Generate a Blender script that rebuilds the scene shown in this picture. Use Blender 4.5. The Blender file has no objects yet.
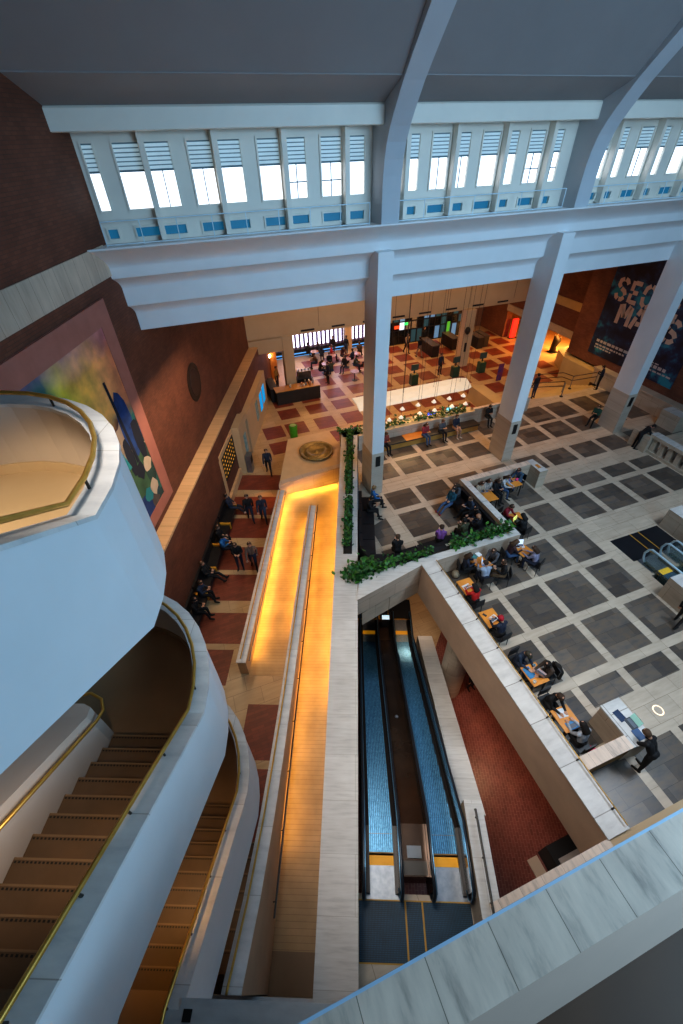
import bpy, math, random
import numpy as np
from mathutils import Vector, Matrix
random.seed(7)
sc = bpy.context.scene
COL = sc.collection
PI = math.pi
R = math.radians
# the hall has two plan grids: X/Y (floor tiles, columns, windows) and u/v (left wall, ramp, stairs, escalators), turned 68.2 degrees
PH = R(68.2)
CU, SU = math.cos(PH), math.sin(PH)
def SK(u, v, z=0.0): return (u*CU + v*SU, u*SU - v*CU, z)
def UV(x, y): return (x*CU + y*SU, x*SU - y*CU)
PERP = PH - PI/2          # heading of +v

# ------------------------------------------------------------------ materials
MATS = {}
def nt(name):
    m = bpy.data.materials.new(name); m.use_nodes = True
    t = m.node_tree; b = t.nodes['Principled BSDF']
    return m, t, b
def pos_node(t, scale=(1,1,1), dirs=None):
    """world position; dirs projects it on two axes (for walls along u or Y)"""
    g = t.nodes.new('ShaderNodeNewGeometry')
    if dirs is None:
        v = t.nodes.new('ShaderNodeVectorMath'); v.operation = 'MULTIPLY'
        t.links.new(g.outputs['Position'], v.inputs[0]); v.inputs[1].default_value = scale
        return v.outputs[0]
    cmb = t.nodes.new('ShaderNodeCombineXYZ')
    for i, d in enumerate(dirs):
        n = t.nodes.new('ShaderNodeVectorMath'); n.operation = 'DOT_PRODUCT'
        t.links.new(g.outputs['Position'], n.inputs[0]); n.inputs[1].default_value = (d[0]*scale[i], d[1]*scale[i], d[2]*scale[i])
        t.links.new(n.outputs['Value'], cmb.inputs[i])
    return cmb.outputs[0]
def noise(t, vec, scale, detail=3.0, rough=.55):
    n = t.nodes.new('ShaderNodeTexNoise'); n.inputs['Scale'].default_value = scale; n.inputs['Detail'].default_value = detail
    n.inputs['Roughness'].default_value = rough
    t.links.new(vec, n.inputs['Vector']); return n
def ramp(t, fac, stops):
    r = t.nodes.new('ShaderNodeValToRGB'); e = r.color_ramp.elements
    while len(e) < len(stops): e.new(.5)
    for k, (p, c) in enumerate(stops):
        e[k].position = p; e[k].color = (*c, 1)
    t.links.new(fac, r.inputs[0]); return r.outputs[0]
def mixc(t, fac, a, b, mode='MIX'):
    m = t.nodes.new('ShaderNodeMix'); m.data_type = 'RGBA'; m.blend_type = mode
    for s, val in ((0, fac), (6, a), (7, b)):
        if hasattr(val, 'is_output') or isinstance(val, bpy.types.NodeSocket): t.links.new(val, m.inputs[s])
        else: m.inputs[s].default_value = val if s == 0 else (*val, 1)
    return m.outputs[2]
def M(name, c, c2=None, scale=3.0, rough=.6, metal=0.0, emis=None, es=0.0, alpha=None):
    if name in MATS: return MATS[name]
    m, t, b = nt(name)
    c2 = c2 or tuple(x*.86 for x in c)
    n = noise(t, pos_node(t), scale)
    t.links.new(ramp(t, n.outputs[0], [(.3, c2), (.7, c)]), b.inputs['Base Color'])
    b.inputs['Roughness'].default_value = rough; b.inputs['Metallic'].default_value = metal
    if emis: b.inputs['Emission Color'].default_value = (*emis, 1); b.inputs['Emission Strength'].default_value = es
    MATS[name] = m; return m
def brick_mat(name, c1, c2, mortar, dirs=None, bw=.23, bh=.075, ms=.008, rough=.7, offset=.5, grain=1.2, scale=(1,1,1), sq=1.0):
    m, t, b = nt(name)
    p = pos_node(t, scale, dirs)
    bt = t.nodes.new('ShaderNodeTexBrick'); t.links.new(p, bt.inputs['Vector'])
    bt.inputs['Scale'].default_value = 1.0; bt.inputs['Brick Width'].default_value = bw; bt.inputs['Row Height'].default_value = bh
    bt.inputs['Mortar Size'].default_value = ms; bt.inputs['Mortar Smooth'].default_value = .2; bt.offset = offset
    bt.inputs['Color1'].default_value = (*c1, 1); bt.inputs['Color2'].default_value = (*c2, 1); bt.inputs['Mortar'].default_value = (*mortar, 1)
    n = noise(t, pos_node(t), grain, 4)
    sh = ramp(t, n.outputs[0], [(.25, (.72, .72, .72)), (.75, (1.15, 1.15, 1.15))])
    t.links.new(mixc(t, 1.0, bt.outputs['Color'], sh, 'MULTIPLY'), b.inputs['Base Color'])
    b.inputs['Roughness'].default_value = rough
    MATS[name] = m; return m
def stone_mat(name, c1, c2, c3, dirs=None, bw=1.2, bh=.6, ms=.006, rough=.45, stretch=(1, 6, 6), joint=.72, offset=.5):
    """pale veined stone in slabs"""
    m, t, b = nt(name)
    p = pos_node(t, (1,1,1), dirs)
    ps = pos_node(t, stretch, dirs)
    n = noise(t, ps, 1.1, 6, .62)
    base = ramp(t, n.outputs[0], [(.28, c3), (.48, c2), (.68, c1)])
    n2 = noise(t, p, .9, 2); base = mixc(t, .35, base, ramp(t, n2.outputs[0], [(.3, tuple(x*.75 for x in c2)), (.7, c1)]))
    bt = t.nodes.new('ShaderNodeTexBrick'); t.links.new(p, bt.inputs['Vector'])
    bt.inputs['Scale'].default_value = 1.0; bt.inputs['Brick Width'].default_value = bw; bt.inputs['Row Height'].default_value = bh
    bt.inputs['Mortar Size'].default_value = ms; bt.offset = offset
    bt.inputs['Color1'].default_value = (1, 1, 1, 1); bt.inputs['Color2'].default_value = (.88, .88, .88, 1); bt.inputs['Mortar'].default_value = (joint*.7, joint*.66, joint*.62, 1)
    t.links.new(mixc(t, 1.0, base, bt.outputs['Color'], 'MULTIPLY'), b.inputs['Base Color'])
    b.inputs['Roughness'].default_value = rough
    MATS[name] = m; return m
XX, YY, ZZ = (1,0,0), (0,1,0), (0,0,1)
UU, VV = (CU, SU, 0), (SU, -CU, 0)
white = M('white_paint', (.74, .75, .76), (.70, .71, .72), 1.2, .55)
cream = M('cream_paint', (.80, .75, .66), (.75, .70, .62), 1.2, .5)
ceil_m = M('ceiling_paint', (.29, .275, .275), (.27, .255, .255), .8, .7)
warmwhite = M('warm_wall_paint', (.58, .42, .25), (.52, .37, .22), .8, .6)
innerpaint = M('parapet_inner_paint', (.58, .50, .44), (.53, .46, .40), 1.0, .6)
trav = stone_mat('travertine_paving', (.62, .53, .42), (.54, .45, .35), (.42, .34, .26), None, 1.0, .62, .006, .38)
travX = stone_mat('travertine_wall_x', (.60, .49, .39), (.54, .43, .33), (.45, .35, .27), (XX, ZZ), 1.2, .75)
travY = stone_mat('travertine_wall_y', (.58, .49, .39), (.52, .43, .33), (.43, .35, .27), (YY, ZZ), 1.2, .75)
travU = stone_mat('travertine_wall_u', (.58, .49, .39), (.52, .43, .33), (.43, .35, .27), (UU, ZZ), 1.2, .75)
marbleU = stone_mat('pale_coping_u', (.76, .75, .73), (.66, .64, .62), (.46, .46, .47), (UU, VV), 1.3, 3.0, .005, .35, (4.5, 1.3, 1), .85)
marbleX = stone_mat('pale_coping_x', (.86, .68, .54), (.70, .55, .44), (.20, .165, .14), (XX, YY), .585, 3.0, .004, .4, (6.0, 1.4, 1), .5, 0)
marbleY = stone_mat('pale_coping_y', (.72, .70, .67), (.62, .60, .57), (.45, .43, .41), (YY, XX), 1.2, 3.0, .012, .35, (4.5, 1.3, 1), .6)
whiteslab = stone_mat('pale_wall_top', (.70, .68, .65), (.62, .59, .55), (.44, .42, .40), (VV, UU), 3.0, 1.1, .005, .4, (1.3, 13.0, 1), .95)
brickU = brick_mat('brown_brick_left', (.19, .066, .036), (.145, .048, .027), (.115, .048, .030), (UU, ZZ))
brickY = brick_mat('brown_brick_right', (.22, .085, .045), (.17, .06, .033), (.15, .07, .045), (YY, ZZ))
brickX = brick_mat('brown_brick_back', (.22, .085, .045), (.17, .06, .033), (.15, .07, .045), (XX, ZZ))
bandU = stone_mat('stone_band', (.80, .52, .28), (.72, .46, .25), (.60, .38, .19), (UU, ZZ), .5, 3, .006, .5, (6, 1, 1))
slate = None
def slate_mat():
    m, t, b = nt('slate_paving')
    p = pos_node(t)
    bt = t.nodes.new('ShaderNodeTexBrick'); t.links.new(p, bt.inputs['Vector'])
    bt.inputs['Scale'].default_value = 1; bt.inputs['Brick Width'].default_value = .92; bt.inputs['Row Height'].default_value = .5
    bt.inputs['Mortar Size'].default_value = .004; bt.inputs['Color1'].default_value = (.078, .066, .058, 1); bt.inputs['Color2'].default_value = (.175, .145, .118, 1)
    bt.inputs['Mortar'].default_value = (.04, .038, .036, 1)
    n = noise(t, pos_node(t, (1, 2.5, 1)), 2.2, 5)
    sh = ramp(t, n.outputs[0], [(.30, (.72, .80, .92)), (.50, (1, 1, 1)), (.70, (1.22, 1.08, .92))])
    t.links.new(mixc(t, 1.0, bt.outputs['Color'], sh, 'MULTIPLY'), b.inputs['Base Color'])
    b.inputs['Roughness'].default_value = .30
    return m
slate = slate_mat()
redtile = brick_mat('red_brick_paving', (.26, .062, .034), (.19, .045, .027), (.13, .045, .03), None, .45, .11, .005, .45)
redpaver = brick_mat('red_paver_lower', (.22, .062, .045), (.16, .042, .032), (.30, .12, .09), (UU, VV), .21, .105, .008, .38)
rampfloor = brick_mat('ramp_stone_courses', (.56, .40, .22), (.52, .37, .20), (.38, .26, .14), (VV, UU), 9.0, .125, .006, .5)
stepm = M('stair_stone', (.165, .10, .054), (.125, .078, .042), 2.0, .5)
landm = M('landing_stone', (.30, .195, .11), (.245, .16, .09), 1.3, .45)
landlit = M('landing_stone_lit', (.62, .47, .30), (.56, .42, .26), 1.1, .45)  # landing stone with the top landing's light put into its colour
dark = M('black_dot', (.02, .018, .016), None, 3, .6)
brass = M('brass', (.78, .48, .12), (.62, .36, .08), 6, .32, .75)
bronze = M('bronze', (.34, .27, .12), (.20, .15, .06), 5, .42, .6)
darkmetal = M('dark_metal', (.06, .055, .05), None, 4, .4, .7)
steel = M('steel', (.30, .33, .37), (.22, .25, .29), 8, .38, .8)
paleblue = M('pale_blue_rail', (.70, .84, .92), None, 3, .4)
black = M('black_matt', (.014, .014, .016), None, 3, .55)
blackleather = M('black_leather', (.016, .016, .019), (.010, .010, .012), 4, .42)
orangewood = M('orange_wood', (.62, .25, .045), (.52, .20, .035), 4, .4)
wood = M('bench_wood', (.52, .26, .06), (.44, .21, .05), 4, .45)
leafm = M('leaf_green', (.035, .14, .028), (.012, .055, .012), 9, .5)
leafd = M('leaf_olive', (.10, .13, .03), (.04, .06, .012), 9, .5)
soil = M('dark_soil', (.02, .016, .012), None, 6, .9)
def E(name, c, s, base=None): return M(name, base or c, None, 3, .5, 0, c, s)
daylight = E('daylight_pane', (.86, .92, 1.0), 1.35, (.8, .85, .9))
blindlight = E('daylight_blind', (.50, .70, .78), .30, (.55, .62, .66))
blindgap = M('blind_gap', (.16, .24, .28), None, 3, .6)
ventblue = E('blue_vent_glass', (.01, .15, .28), .42, (.02, .14, .24))
ledwarm = E('warm_led', (1.0, .50, .07), 22.0)
bulbwarm = E('warm_bulb', (1.0, .62, .25), 14.0)
screenblue = E('screen_blue', (.0, .28, .62), .9, (.0, .15, .3))
screenpale = E('screen_pale', (.55, .75, .85), .8)

# ------------------------------------------------------------------ mesh builder
class MB:
    def __init__(s): s.v = []; s.f = []; s.m = []; s.mats = []
    def mi(s, mat):
        if mat not in s.mats: s.mats.append(mat)
        return s.mats.index(mat)
    def add(s, vs, fs, mat):
        o = len(s.v); i = s.mi(mat); s.v += [tuple(p) for p in vs]
        for f in fs: s.f.append(tuple(o+k for k in f)); s.m.append(i)
        return s
    def prism(s, poly, z0, z1, mat, top=None):
        n = len(poly)
        z0 = z0 if hasattr(z0, '__len__') else [z0]*n; z1 = z1 if hasattr(z1, '__len__') else [z1]*n
        ar = sum(poly[i][0]*poly[(i+1) % n][1] - poly[(i+1) % n][0]*poly[i][1] for i in range(n))
        if ar < 0: poly = poly[::-1]; z0 = z0[::-1]; z1 = z1[::-1]
        vs = [(p[0], p[1], z0[i]) for i, p in enumerate(poly)] + [(p[0], p[1], z1[i]) for i, p in enumerate(poly)]
        s.add(vs, [tuple(range(n-1, -1, -1))] + [(i, (i+1) % n, n+(i+1) % n, n+i) for i in range(n)], mat)
        s.add([(p[0], p[1], z1[i]) for i, p in enumerate(poly)], [tuple(range(n))], top or mat)
        return s
    def box(s, x0, x1, y0, y1, z0, z1, mat, top=None):
        return s.prism([(x0, y0), (x1, y0), (x1, y1), (x0, y1)], z0, z1, mat, top)
    def sbox(s, u0, u1, v0, v1, z0, z1, mat, top=None):      # box in the u/v grid; z lists give (u0, u1) slopes
        z0 = [z0[0], z0[1], z0[1], z0[0]] if hasattr(z0, '__len__') else z0
        z1 = [z1[0], z1[1], z1[1], z1[0]] if hasattr(z1, '__len__') else z1
        return s.prism([SK(u0, v0)[:2], SK(u1, v0)[:2], SK(u1, v1)[:2], SK(u0, v1)[:2]], z0, z1, mat, top)
    def extrude(s, prof, a, b, mat):                          # prof: points as functions of the sweep end (list of 3D at a, list at b)
        n = len(a); s.add(list(a)+list(b), [(i, (i+1) % n, n+(i+1) % n, n+i) for i in range(n)] + [tuple(range(n-1, -1, -1)), tuple(range(n, 2*n))], mat); return s
    def quad(s, pts, mat): return s.add(pts, [tuple(range(len(pts)))], mat)
    def tube(s, path, r, mat, n=8, cap=True):
        path = [Vector(p) for p in path]; rs = r if hasattr(r, '__len__') else [r]*len(path)
        vs = []; N = len(path); up = None
        for i, p in enumerate(path):
            d = (path[min(i+1, N-1)] - path[max(i-1, 0)])
            d = d.normalized() if d.length > 1e-9 else Vector((0, 0, 1))
            if up is None: up = Vector((0, 0, 1)) if abs(d.z) < .9 else Vector((1, 0, 0))
            a = (up - d*up.dot(d)); a = a.normalized() if a.length > 1e-6 else d.orthogonal().normalized()
            up = a; b = d.cross(a)
            vs += [p + (a*math.cos(2*PI*k/n) + b*math.sin(2*PI*k/n))*rs[i] for k in range(n)]
        fs = [(i*n+k, i*n+(k+1) % n, (i+1)*n+(k+1) % n, (i+1)*n+k) for i in range(N-1) for k in range(n)]
        if cap: fs += [tuple(range(n-1, -1, -1)), tuple(range((N-1)*n, N*n))]
        return s.add(vs, fs, mat)
    def lathe(s, prof, c, mat, n=24):
        vs = []; 
        for r, z in prof: vs += [(c[0]+r*math.cos(2*PI*k/n), c[1]+r*math.sin(2*PI*k/n), c[2]+z) for k in range(n)]
        m = len(prof)
        fs = [(i*n+k, i*n+(k+1) % n, (i+1)*n+(k+1) % n, (i+1)*n+k) for i in range(m-1) for k in range(n)]
        fs += [tuple(range(n-1, -1, -1)), tuple(range((m-1)*n, m*n))]
        return s.add(vs, fs, mat)
    def ball(s, c, r, mat, n=10, rz=None):
        rz = rz or r
        return s.lathe([(max(r*math.sin(PI*i/n), .001), -rz*math.cos(PI*i/n)) for i in range(n+1)], c, mat, n+4)
    def band(s, outer, inner, zb, zt, mat, top=None, inmat=None):   # wall between two plan lines with a height at each point
        n = len(outer); vs = []
        for i in range(n):
            o, q = outer[i], inner[i]
            vs += [(o[0], o[1], zb[i]), (o[0], o[1], zt[i]), (q[0], q[1], zt[i]), (q[0], q[1], zb[i])]
        fo = [(4*i, 4*(i+1), 4*(i+1)+1, 4*i+1) for i in range(n-1)]
        ft = [(4*i+1, 4*(i+1)+1, 4*(i+1)+2, 4*i+2) for i in range(n-1)]
        fi = [(4*i+2, 4*(i+1)+2, 4*(i+1)+3, 4*i+3) for i in range(n-1)]
        fb = [(4*i+3, 4*(i+1)+3, 4*(i+1), 4*i) for i in range(n-1)]
        s.add(vs, fo + fb + [(0, 1, 2, 3), (4*n-4, 4*n-1, 4*n-2, 4*n-3)], mat); s.add(vs, ft, top or mat); s.add(vs, fi, inmat or mat)
        return s
    def mesh(s, name, smooth=False):
        me = bpy.data.meshes.new(name); me.from_pydata(s.v, [], s.f)
        for m in s.mats: me.materials.append(m)
        me.polygons.foreach_set('material_index', s.m)
        if smooth: me.polygons.foreach_set('use_smooth', [True]*len(s.f))
        me.update(); return me
    def build(s, name, parent=None, smooth=False, label=None, local=False):
        o = bpy.data.objects.new(name, s.mesh(name, smooth)); COL.objects.link(o)
        if parent is not None:
            o.parent = parent
            if not local: o.matrix_parent_inverse = WORLD[parent.name].inverted()
        WORLD[o.name] = Matrix.Identity(4)
        if label: o['label'] = label
        return o
WORLD = {}
def thing(name, label, cat, loc=(0, 0, 0), rz=0.0, group=None):
    o = bpy.data.objects.new(name, None); COL.objects.link(o); o.empty_display_size = .2
    o.location = loc; o.rotation_euler = (0, 0, rz); o['label'] = label; o['category'] = cat
    if group: o['group'] = group
    WORLD[o.name] = Matrix.Translation(loc) @ Matrix.Rotation(rz, 4, 'Z')
    return o
def tag(o, label, cat, group=None):
    o['label'] = label; o['category'] = cat
    if group: o['group'] = group
    return o
def struct(mb, name, smooth=False, parent=None):
    o = mb.build(name, parent, smooth)
    if parent is None: o['kind'] = 'structure'
    return o
def dup(root, loc, rz, label=None, group=None):
    r = root.copy(); COL.objects.link(r); r.location = loc; r.rotation_euler = (0, 0, rz)
    if label: r['label'] = label
    if group: r['group'] = group
    for ch in list(root.children):
        c = ch.copy(); COL.objects.link(c); c.parent = r
        for g in list(ch.children):
            d = g.copy(); COL.objects.link(d); d.parent = c
    return r

# ================================================================== SETTING: floors
GZ, EZ, LZ = 0.0, -1.0, -5.0
f = MB()
P = [(3.87, 9.0), (6.95, 9.7), (7.0, -.25), (15.75, -.25), (15.75, 6.4), (19.0, 6.4), (19.0, -4), (31, -4), (31, 20.9), (27.0, 20.9), (24.2, 20.7), (19.6, 21.2), (19.5, 19.9), (8.05, 19.9)]
f.prism(P, -.8, GZ, trav)
f.sbox(-4.5, 1.62, .07, 3.25, -.8, GZ, trav); f.sbox(-4.5, -.12, -8, .07, -.8, GZ, trav)
f.box(3.2, 15.75, -4.5, -.25, -.8, GZ, trav)
XT = [(7.66, 9.17), (9.48, 11.1), (11.42, 13.15), (13.52, 15.0), (15.72, 17.15), (17.5, 19.15), (19.55, 21.18), (21.5, 23.0), (23.6, 25.1), (25.4, 27.0)]
YL = [(.1, 1.62), (2.06, 3.72), (4.05, 5.72), (6.05, 7.72), (8.03, 9.74), (10.08, 11.72), (11.98, 13.67), (14.04, 15.35), (16.45, 17.78), (18.1, 19.6)]
YR = [(.1, 1.62), (4.05, 5.7), (10.12, 11.8), (12.14, 13.0), (14.12, 15.42), (16.42, 17.95), (18.25, 20.0)]
def tile(x0, x1, y0, y1, z=GZ, m=None): f.quad([(x0, y0, z+.004), (x1, y0, z+.004), (x1, y1, z+.004), (x0, y1, z+.004)], m or slate)
for i, (x0, x1) in enumerate(XT):
    for y0, y1 in (YL if x1 < 15.3 else YR):
        if x1 > 15.3 and y0 < 6 and x0 > 15.2 and x1 > 17.4: continue
        if x0 > 9.3 and 1.9 < y0 < 2.5: y0 = 2.95
        tile(x0, x1, y0, y1)
for p in ([(6.05, 12.0), (7.0, 12.0), (7.0, 13.67), (6.05, 13.3)], [(5.9, 10.6), (7.0, 10.6), (7.0, 11.72), (5.9, 11.72)]):
    f.quad([(x, y, .004) for x, y in p], slate)
fl = struct(f, 'floor')
# entrance level, one metre lower
f = MB()
trav2 = stone_mat('travertine_warm', (.60, .42, .24), (.52, .36, .20), (.42, .28, .15), None, 1.0, .62, .006, .38)
EP = [SK(-3, -7.0)[:2], SK(-3, -.9)[:2], SK(18.5, -.9)[:2], (7.2, 19.95), (8.1, 19.95), (19.5, 19.9), (31.5, 20), (36, 20), (36, 38), (4.5, 38)]
f.prism(EP, EZ-.3, EZ, trav2)
def etile(poly): f.quad([(x, y, EZ+.004) for x, y in poly], redtile)
for u0, u1 in ((2.75, 4.6), (4.85, 6.64), (7.3, 8.74), (9.0, 10.45), (11.07, 12.53), (12.8, 14.26), (14.88, 16.33), (16.6, 18.1), (18.7, 20.1)):
    v0, v1 = (-6.85, -4.28) if u1 > 7 else (-3.78, -2.45)
    if u0 == 7.3: v1 = -4.75
    etile([SK(u0, v0)[:2], SK(u1, v0)[:2], SK(u1, v1)[:2], SK(u0, v1)[:2]])
EX = [(1.1, 2.6), (3.45, 4.78), (5.0, 6.4), (7.08, 8.45), (9.1, 10.5), (11.1, 12.5), (13.1, 14.5), (15.1, 16.5), (17.1, 18.5), (19.1, 20.5), (21.1, 22.5), (23.1, 24.5), (25.1, 26.5), (27.1, 28.45)]
EY = [(20.4, 21.8), (22.5, 23.85), (24.35, 25.88), (26.55, 27.92), (28.35, 29.85), (30.45, 31.9), (32.4, 33.85), (34.45, 35.85)]
for x0, x1 in EX:
    for y0, y1 in EY:
        vv = min(UV(x0, y0)[1], UV(x0, y1)[1])
        if vv < -6.5 or UV(x0, y0)[0] < 20.4: continue
        if x1 > 19 and y0 < 23.9: continue
        etile([(x0, y0), (x1, y0), (x1, y1), (x0, y1)])
struct(f, 'floor_entrance')
f = MB(); f.box(-4, 22, -8, 20, LZ-.3, LZ, redpaver); f.quad([SK(11.3, .1, LZ+.004), SK(15.5, .1, LZ+.004), SK(15.5, 5.0, LZ+.004), SK(12.2, 4.3, LZ+.004), SK(11.3, 3.9, LZ+.004)], trav2); struct(f, 'floor_lower')
# ------------------------------------------------------------------ walls
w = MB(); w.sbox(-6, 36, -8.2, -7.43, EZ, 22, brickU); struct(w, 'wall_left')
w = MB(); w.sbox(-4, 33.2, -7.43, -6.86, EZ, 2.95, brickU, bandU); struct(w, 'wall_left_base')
w = MB(); w.sbox(-4, 33.2, -7.43, -6.83, 2.92, 3.02, bandU); struct(w, 'trim_1')
w = MB(); w.sbox(-4, 14.3, -7.43, -7.40, 10.9, 11.69, stone_mat('stone_band_upper', (.66, .55, .44), (.56, .46, .36), (.44, .35, .27), (UU, ZZ), .5, 3, .006, .5, (6, 1, 1))); struct(w, 'trim_2')
w = MB(); w.box(27.6, 28.4, 5, 25.0, .9, 9.3, brickY); struct(w, 'wall_right')
w = MB(); w.box(28.6, 29.2, 25.0, 38, 2.0, 9.3, brickY); w.box(28.6, 29.2, 33.9, 38, -1, 2.0, brickY); w.box(28.4, 29.2, 24.4, 25.1, .3, 9.3, brickX); struct(w, 'wall_right_rear')
w = MB(); w.box(28.55, 28.7, 25.05, 33.5, 3.45, 4.05, M('band_lit', (.62, .42, .17), (.54, .36, .14), 2)); struct(w, 'trim_3')
w = MB(); w.box(28.5, 29.2, 25.05, 33.95, 1.45, 2.0, travY); struct(w, 'trim_4')
# passage behind the lintel: warm lit room
w = MB(); o_ = M('orange_plaster', (.75, .36, .10), (.62, .28, .08), 1.5, .6)
w.box(34.5, 34.8, 24, 38, -1, 3, o_); w.box(29, 34.6, 24.2, 24.5, -1, 3, o_); w.box(29.2, 34.6, 24.5, 37, 2.1, 2.3, warmwhite); struct(w, 'wall_passage')
# back: soffit front, piers, rear wall
w = MB()
w.box(3.5, 28.6, 30.0, 30.35, 3.42, 9.4, warmwhite); w.box(3.5, 28.6, 30.35, 37.6, 3.42, 3.7, warmwhite)
for x in (9.15, 13.3, 17.4, 21.5, 25.6): w.box(x-.012, x+.012, 29.985, 30.0, 3.8, 9.3, M('panel_joint', (.25, .17, .10)))  # thin dark lines at the panel joints
for x in (8.3, 10.6, 13.0, 15.4, 17.6, 19.9, 22.3, 24.6): w.box(x-.5, x+.5, 29.985, 30.0, 3.58, 3.70, black)
struct(w, 'wall_back')
w = MB(); w.box(6.4, 7.15, 29.95, 30.6, EZ, 3.45, warmwhite); w.box(13.62, 14.3, 36.8, 37.3, EZ, 3.5, warmwhite); struct(w, 'wall_back_piers')
w = MB(); w.box(3.6, 36, 37.5, 37.9, EZ, 3.7, M('rear_wall', (.30, .16, .08), (.26, .13, .07))); w.box(4.4, 6.5, 33.4, 33.7, EZ, 2.7, o_); w.box(3.6, 6.4, 30.0, 30.5, 2.45, 3.45, warmwhite); struct(w, 'wall_rear')
w = MB(); w.box(-3, 31, 16.95, 30.2, 9.25, 9.5, warmwhite); struct(w, 'ceiling_entrance')

# ------------------------------------------------------------------ beam, ribs, clerestory, ceiling
w = MB()
def sweepX(prof, x0, x1, m):
    w.extrude(None, [(x0, y, z) for y, z in prof], [(x1, y, z) for y, z in prof], m)
def arcpts(p0, p1, p2, n=8): return [tuple((1-t)**2*p0[i] + 2*t*(1-t)*p1[i] + t*t*p2[i] for i in (0, 1)) for t in [k/n for k in range(n+1)]]
sweepX([(17.0, 11.66), (15.7, 11.66), (15.2, 11.72), (15.2, 11.67)] + arcpts((15.24, 11.66), (15.90, 11.30), (15.94, 11.10), 8) + [(15.95, 10.81), (17.0, 10.81)], -2.4, 31, white)
sweepX([(17.0, 10.82), (15.98, 10.80)] + arcpts((16.0, 10.79), (16.33, 10.60), (16.35, 10.45), 6) + [(16.35, 9.91), (17.0, 9.91)], -2.4, 31, white)
sweepX([(17.0, 9.92), (16.38, 9.91)] + arcpts((16.40, 9.90), (16.68, 9.72), (16.70, 9.58), 6) + [(16.70, 9.04), (17.0, 9.04)], -2.4, 31, white)
struct(w, 'trim_5')
ribp = [(15.44, 11.62), (15.44, 12.5), (15.42, 12.95), (15.36, 13.35), (15.24, 13.75), (15.05, 14.1), (14.82, 14.42), (14.35, 15.0), (13.9, 15.45), (13.0, 16.3), (10.0, 19.2), (8.2, 20.9), (8.45, 21.2), (10.3, 19.6), (13.3, 16.75), (14.4, 15.75), (15.4, 14.7), (16.4, 14.4), (16.4, 11.62)]
for i, x in enumerate((7.06, 15.02, 23.0)):
    w = MB(); w.extrude(None, [(x, y, z) for y, z in ribp], [(x+.64, y, z) for y, z in ribp], M('rib_paint_dimmed', (.50, .52, .55), (.46, .48, .51), .8, .65)); struct(w, 'trim_%d' % (6+i))  # dim light on the ribs is put into this darker paint
w = MB()
sweepX([(15.52, 14.14), (15.46, 14.16), (15.46, 14.58), (15.56, 14.66), (16.6, 14.66), (16.6, 14.14)], -2.4, 31, cream)
sweepX([(15.56, 14.60), (14.40, 15.09), (14.42, 15.16), (15.56, 14.75)], -2.4, 31, ceil_m)
sweepX([(14.42, 15.10), (13.1, 16.50), (8.3, 21.05), (8.5, 21.3), (13.3, 16.8), (14.6, 15.3)], -4.5, 31, ceil_m)
for x in (-.9, .6, 3.1, 11.0, 19.0):
    w.add([(x, 13.1, 16.494), (x+.02, 13.1, 16.494), (x+.02, 8.3, 21.044), (x, 8.3, 21.044)], [(0, 1, 2, 3)], M('ceiling_joint', (.22, .22, .23)))
struct(w, 'ceiling')
BAYS = [(-2.2, 7.06, [(-1.32, -1.06), (-.55, .10), (.27, .90), (1.40, 2.03), (2.24, 2.87), (3.38, 4.02), (4.23, 4.83), (5.33, 5.99), (6.20, 6.78)], [.185, 2.135, 4.125, 6.095]),
        (7.70, 15.02, [(7.98, 8.16), (8.20, 8.72), (9.20, 9.83), (10.13, 10.63), (11.12, 11.79), (12.08, 12.56), (13.05, 13.67), (13.99, 14.47)], [8.18, 9.98, 11.935, 13.83]),
        (15.66, 23.0, [(16.1, 16.7), (16.95, 17.5), (18.05, 18.7), (19.0, 19.55), (20.1, 20.75), (21.05, 21.6), (22.1, 22.7)], [16.82, 18.85, 20.9]),
        (23.64, 30.5, [(24.1, 24.7), (24.95, 25.5), (26.05, 26.7), (27.0, 27.55)], [24.82, 26.85])]
YW = 16.3
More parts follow.
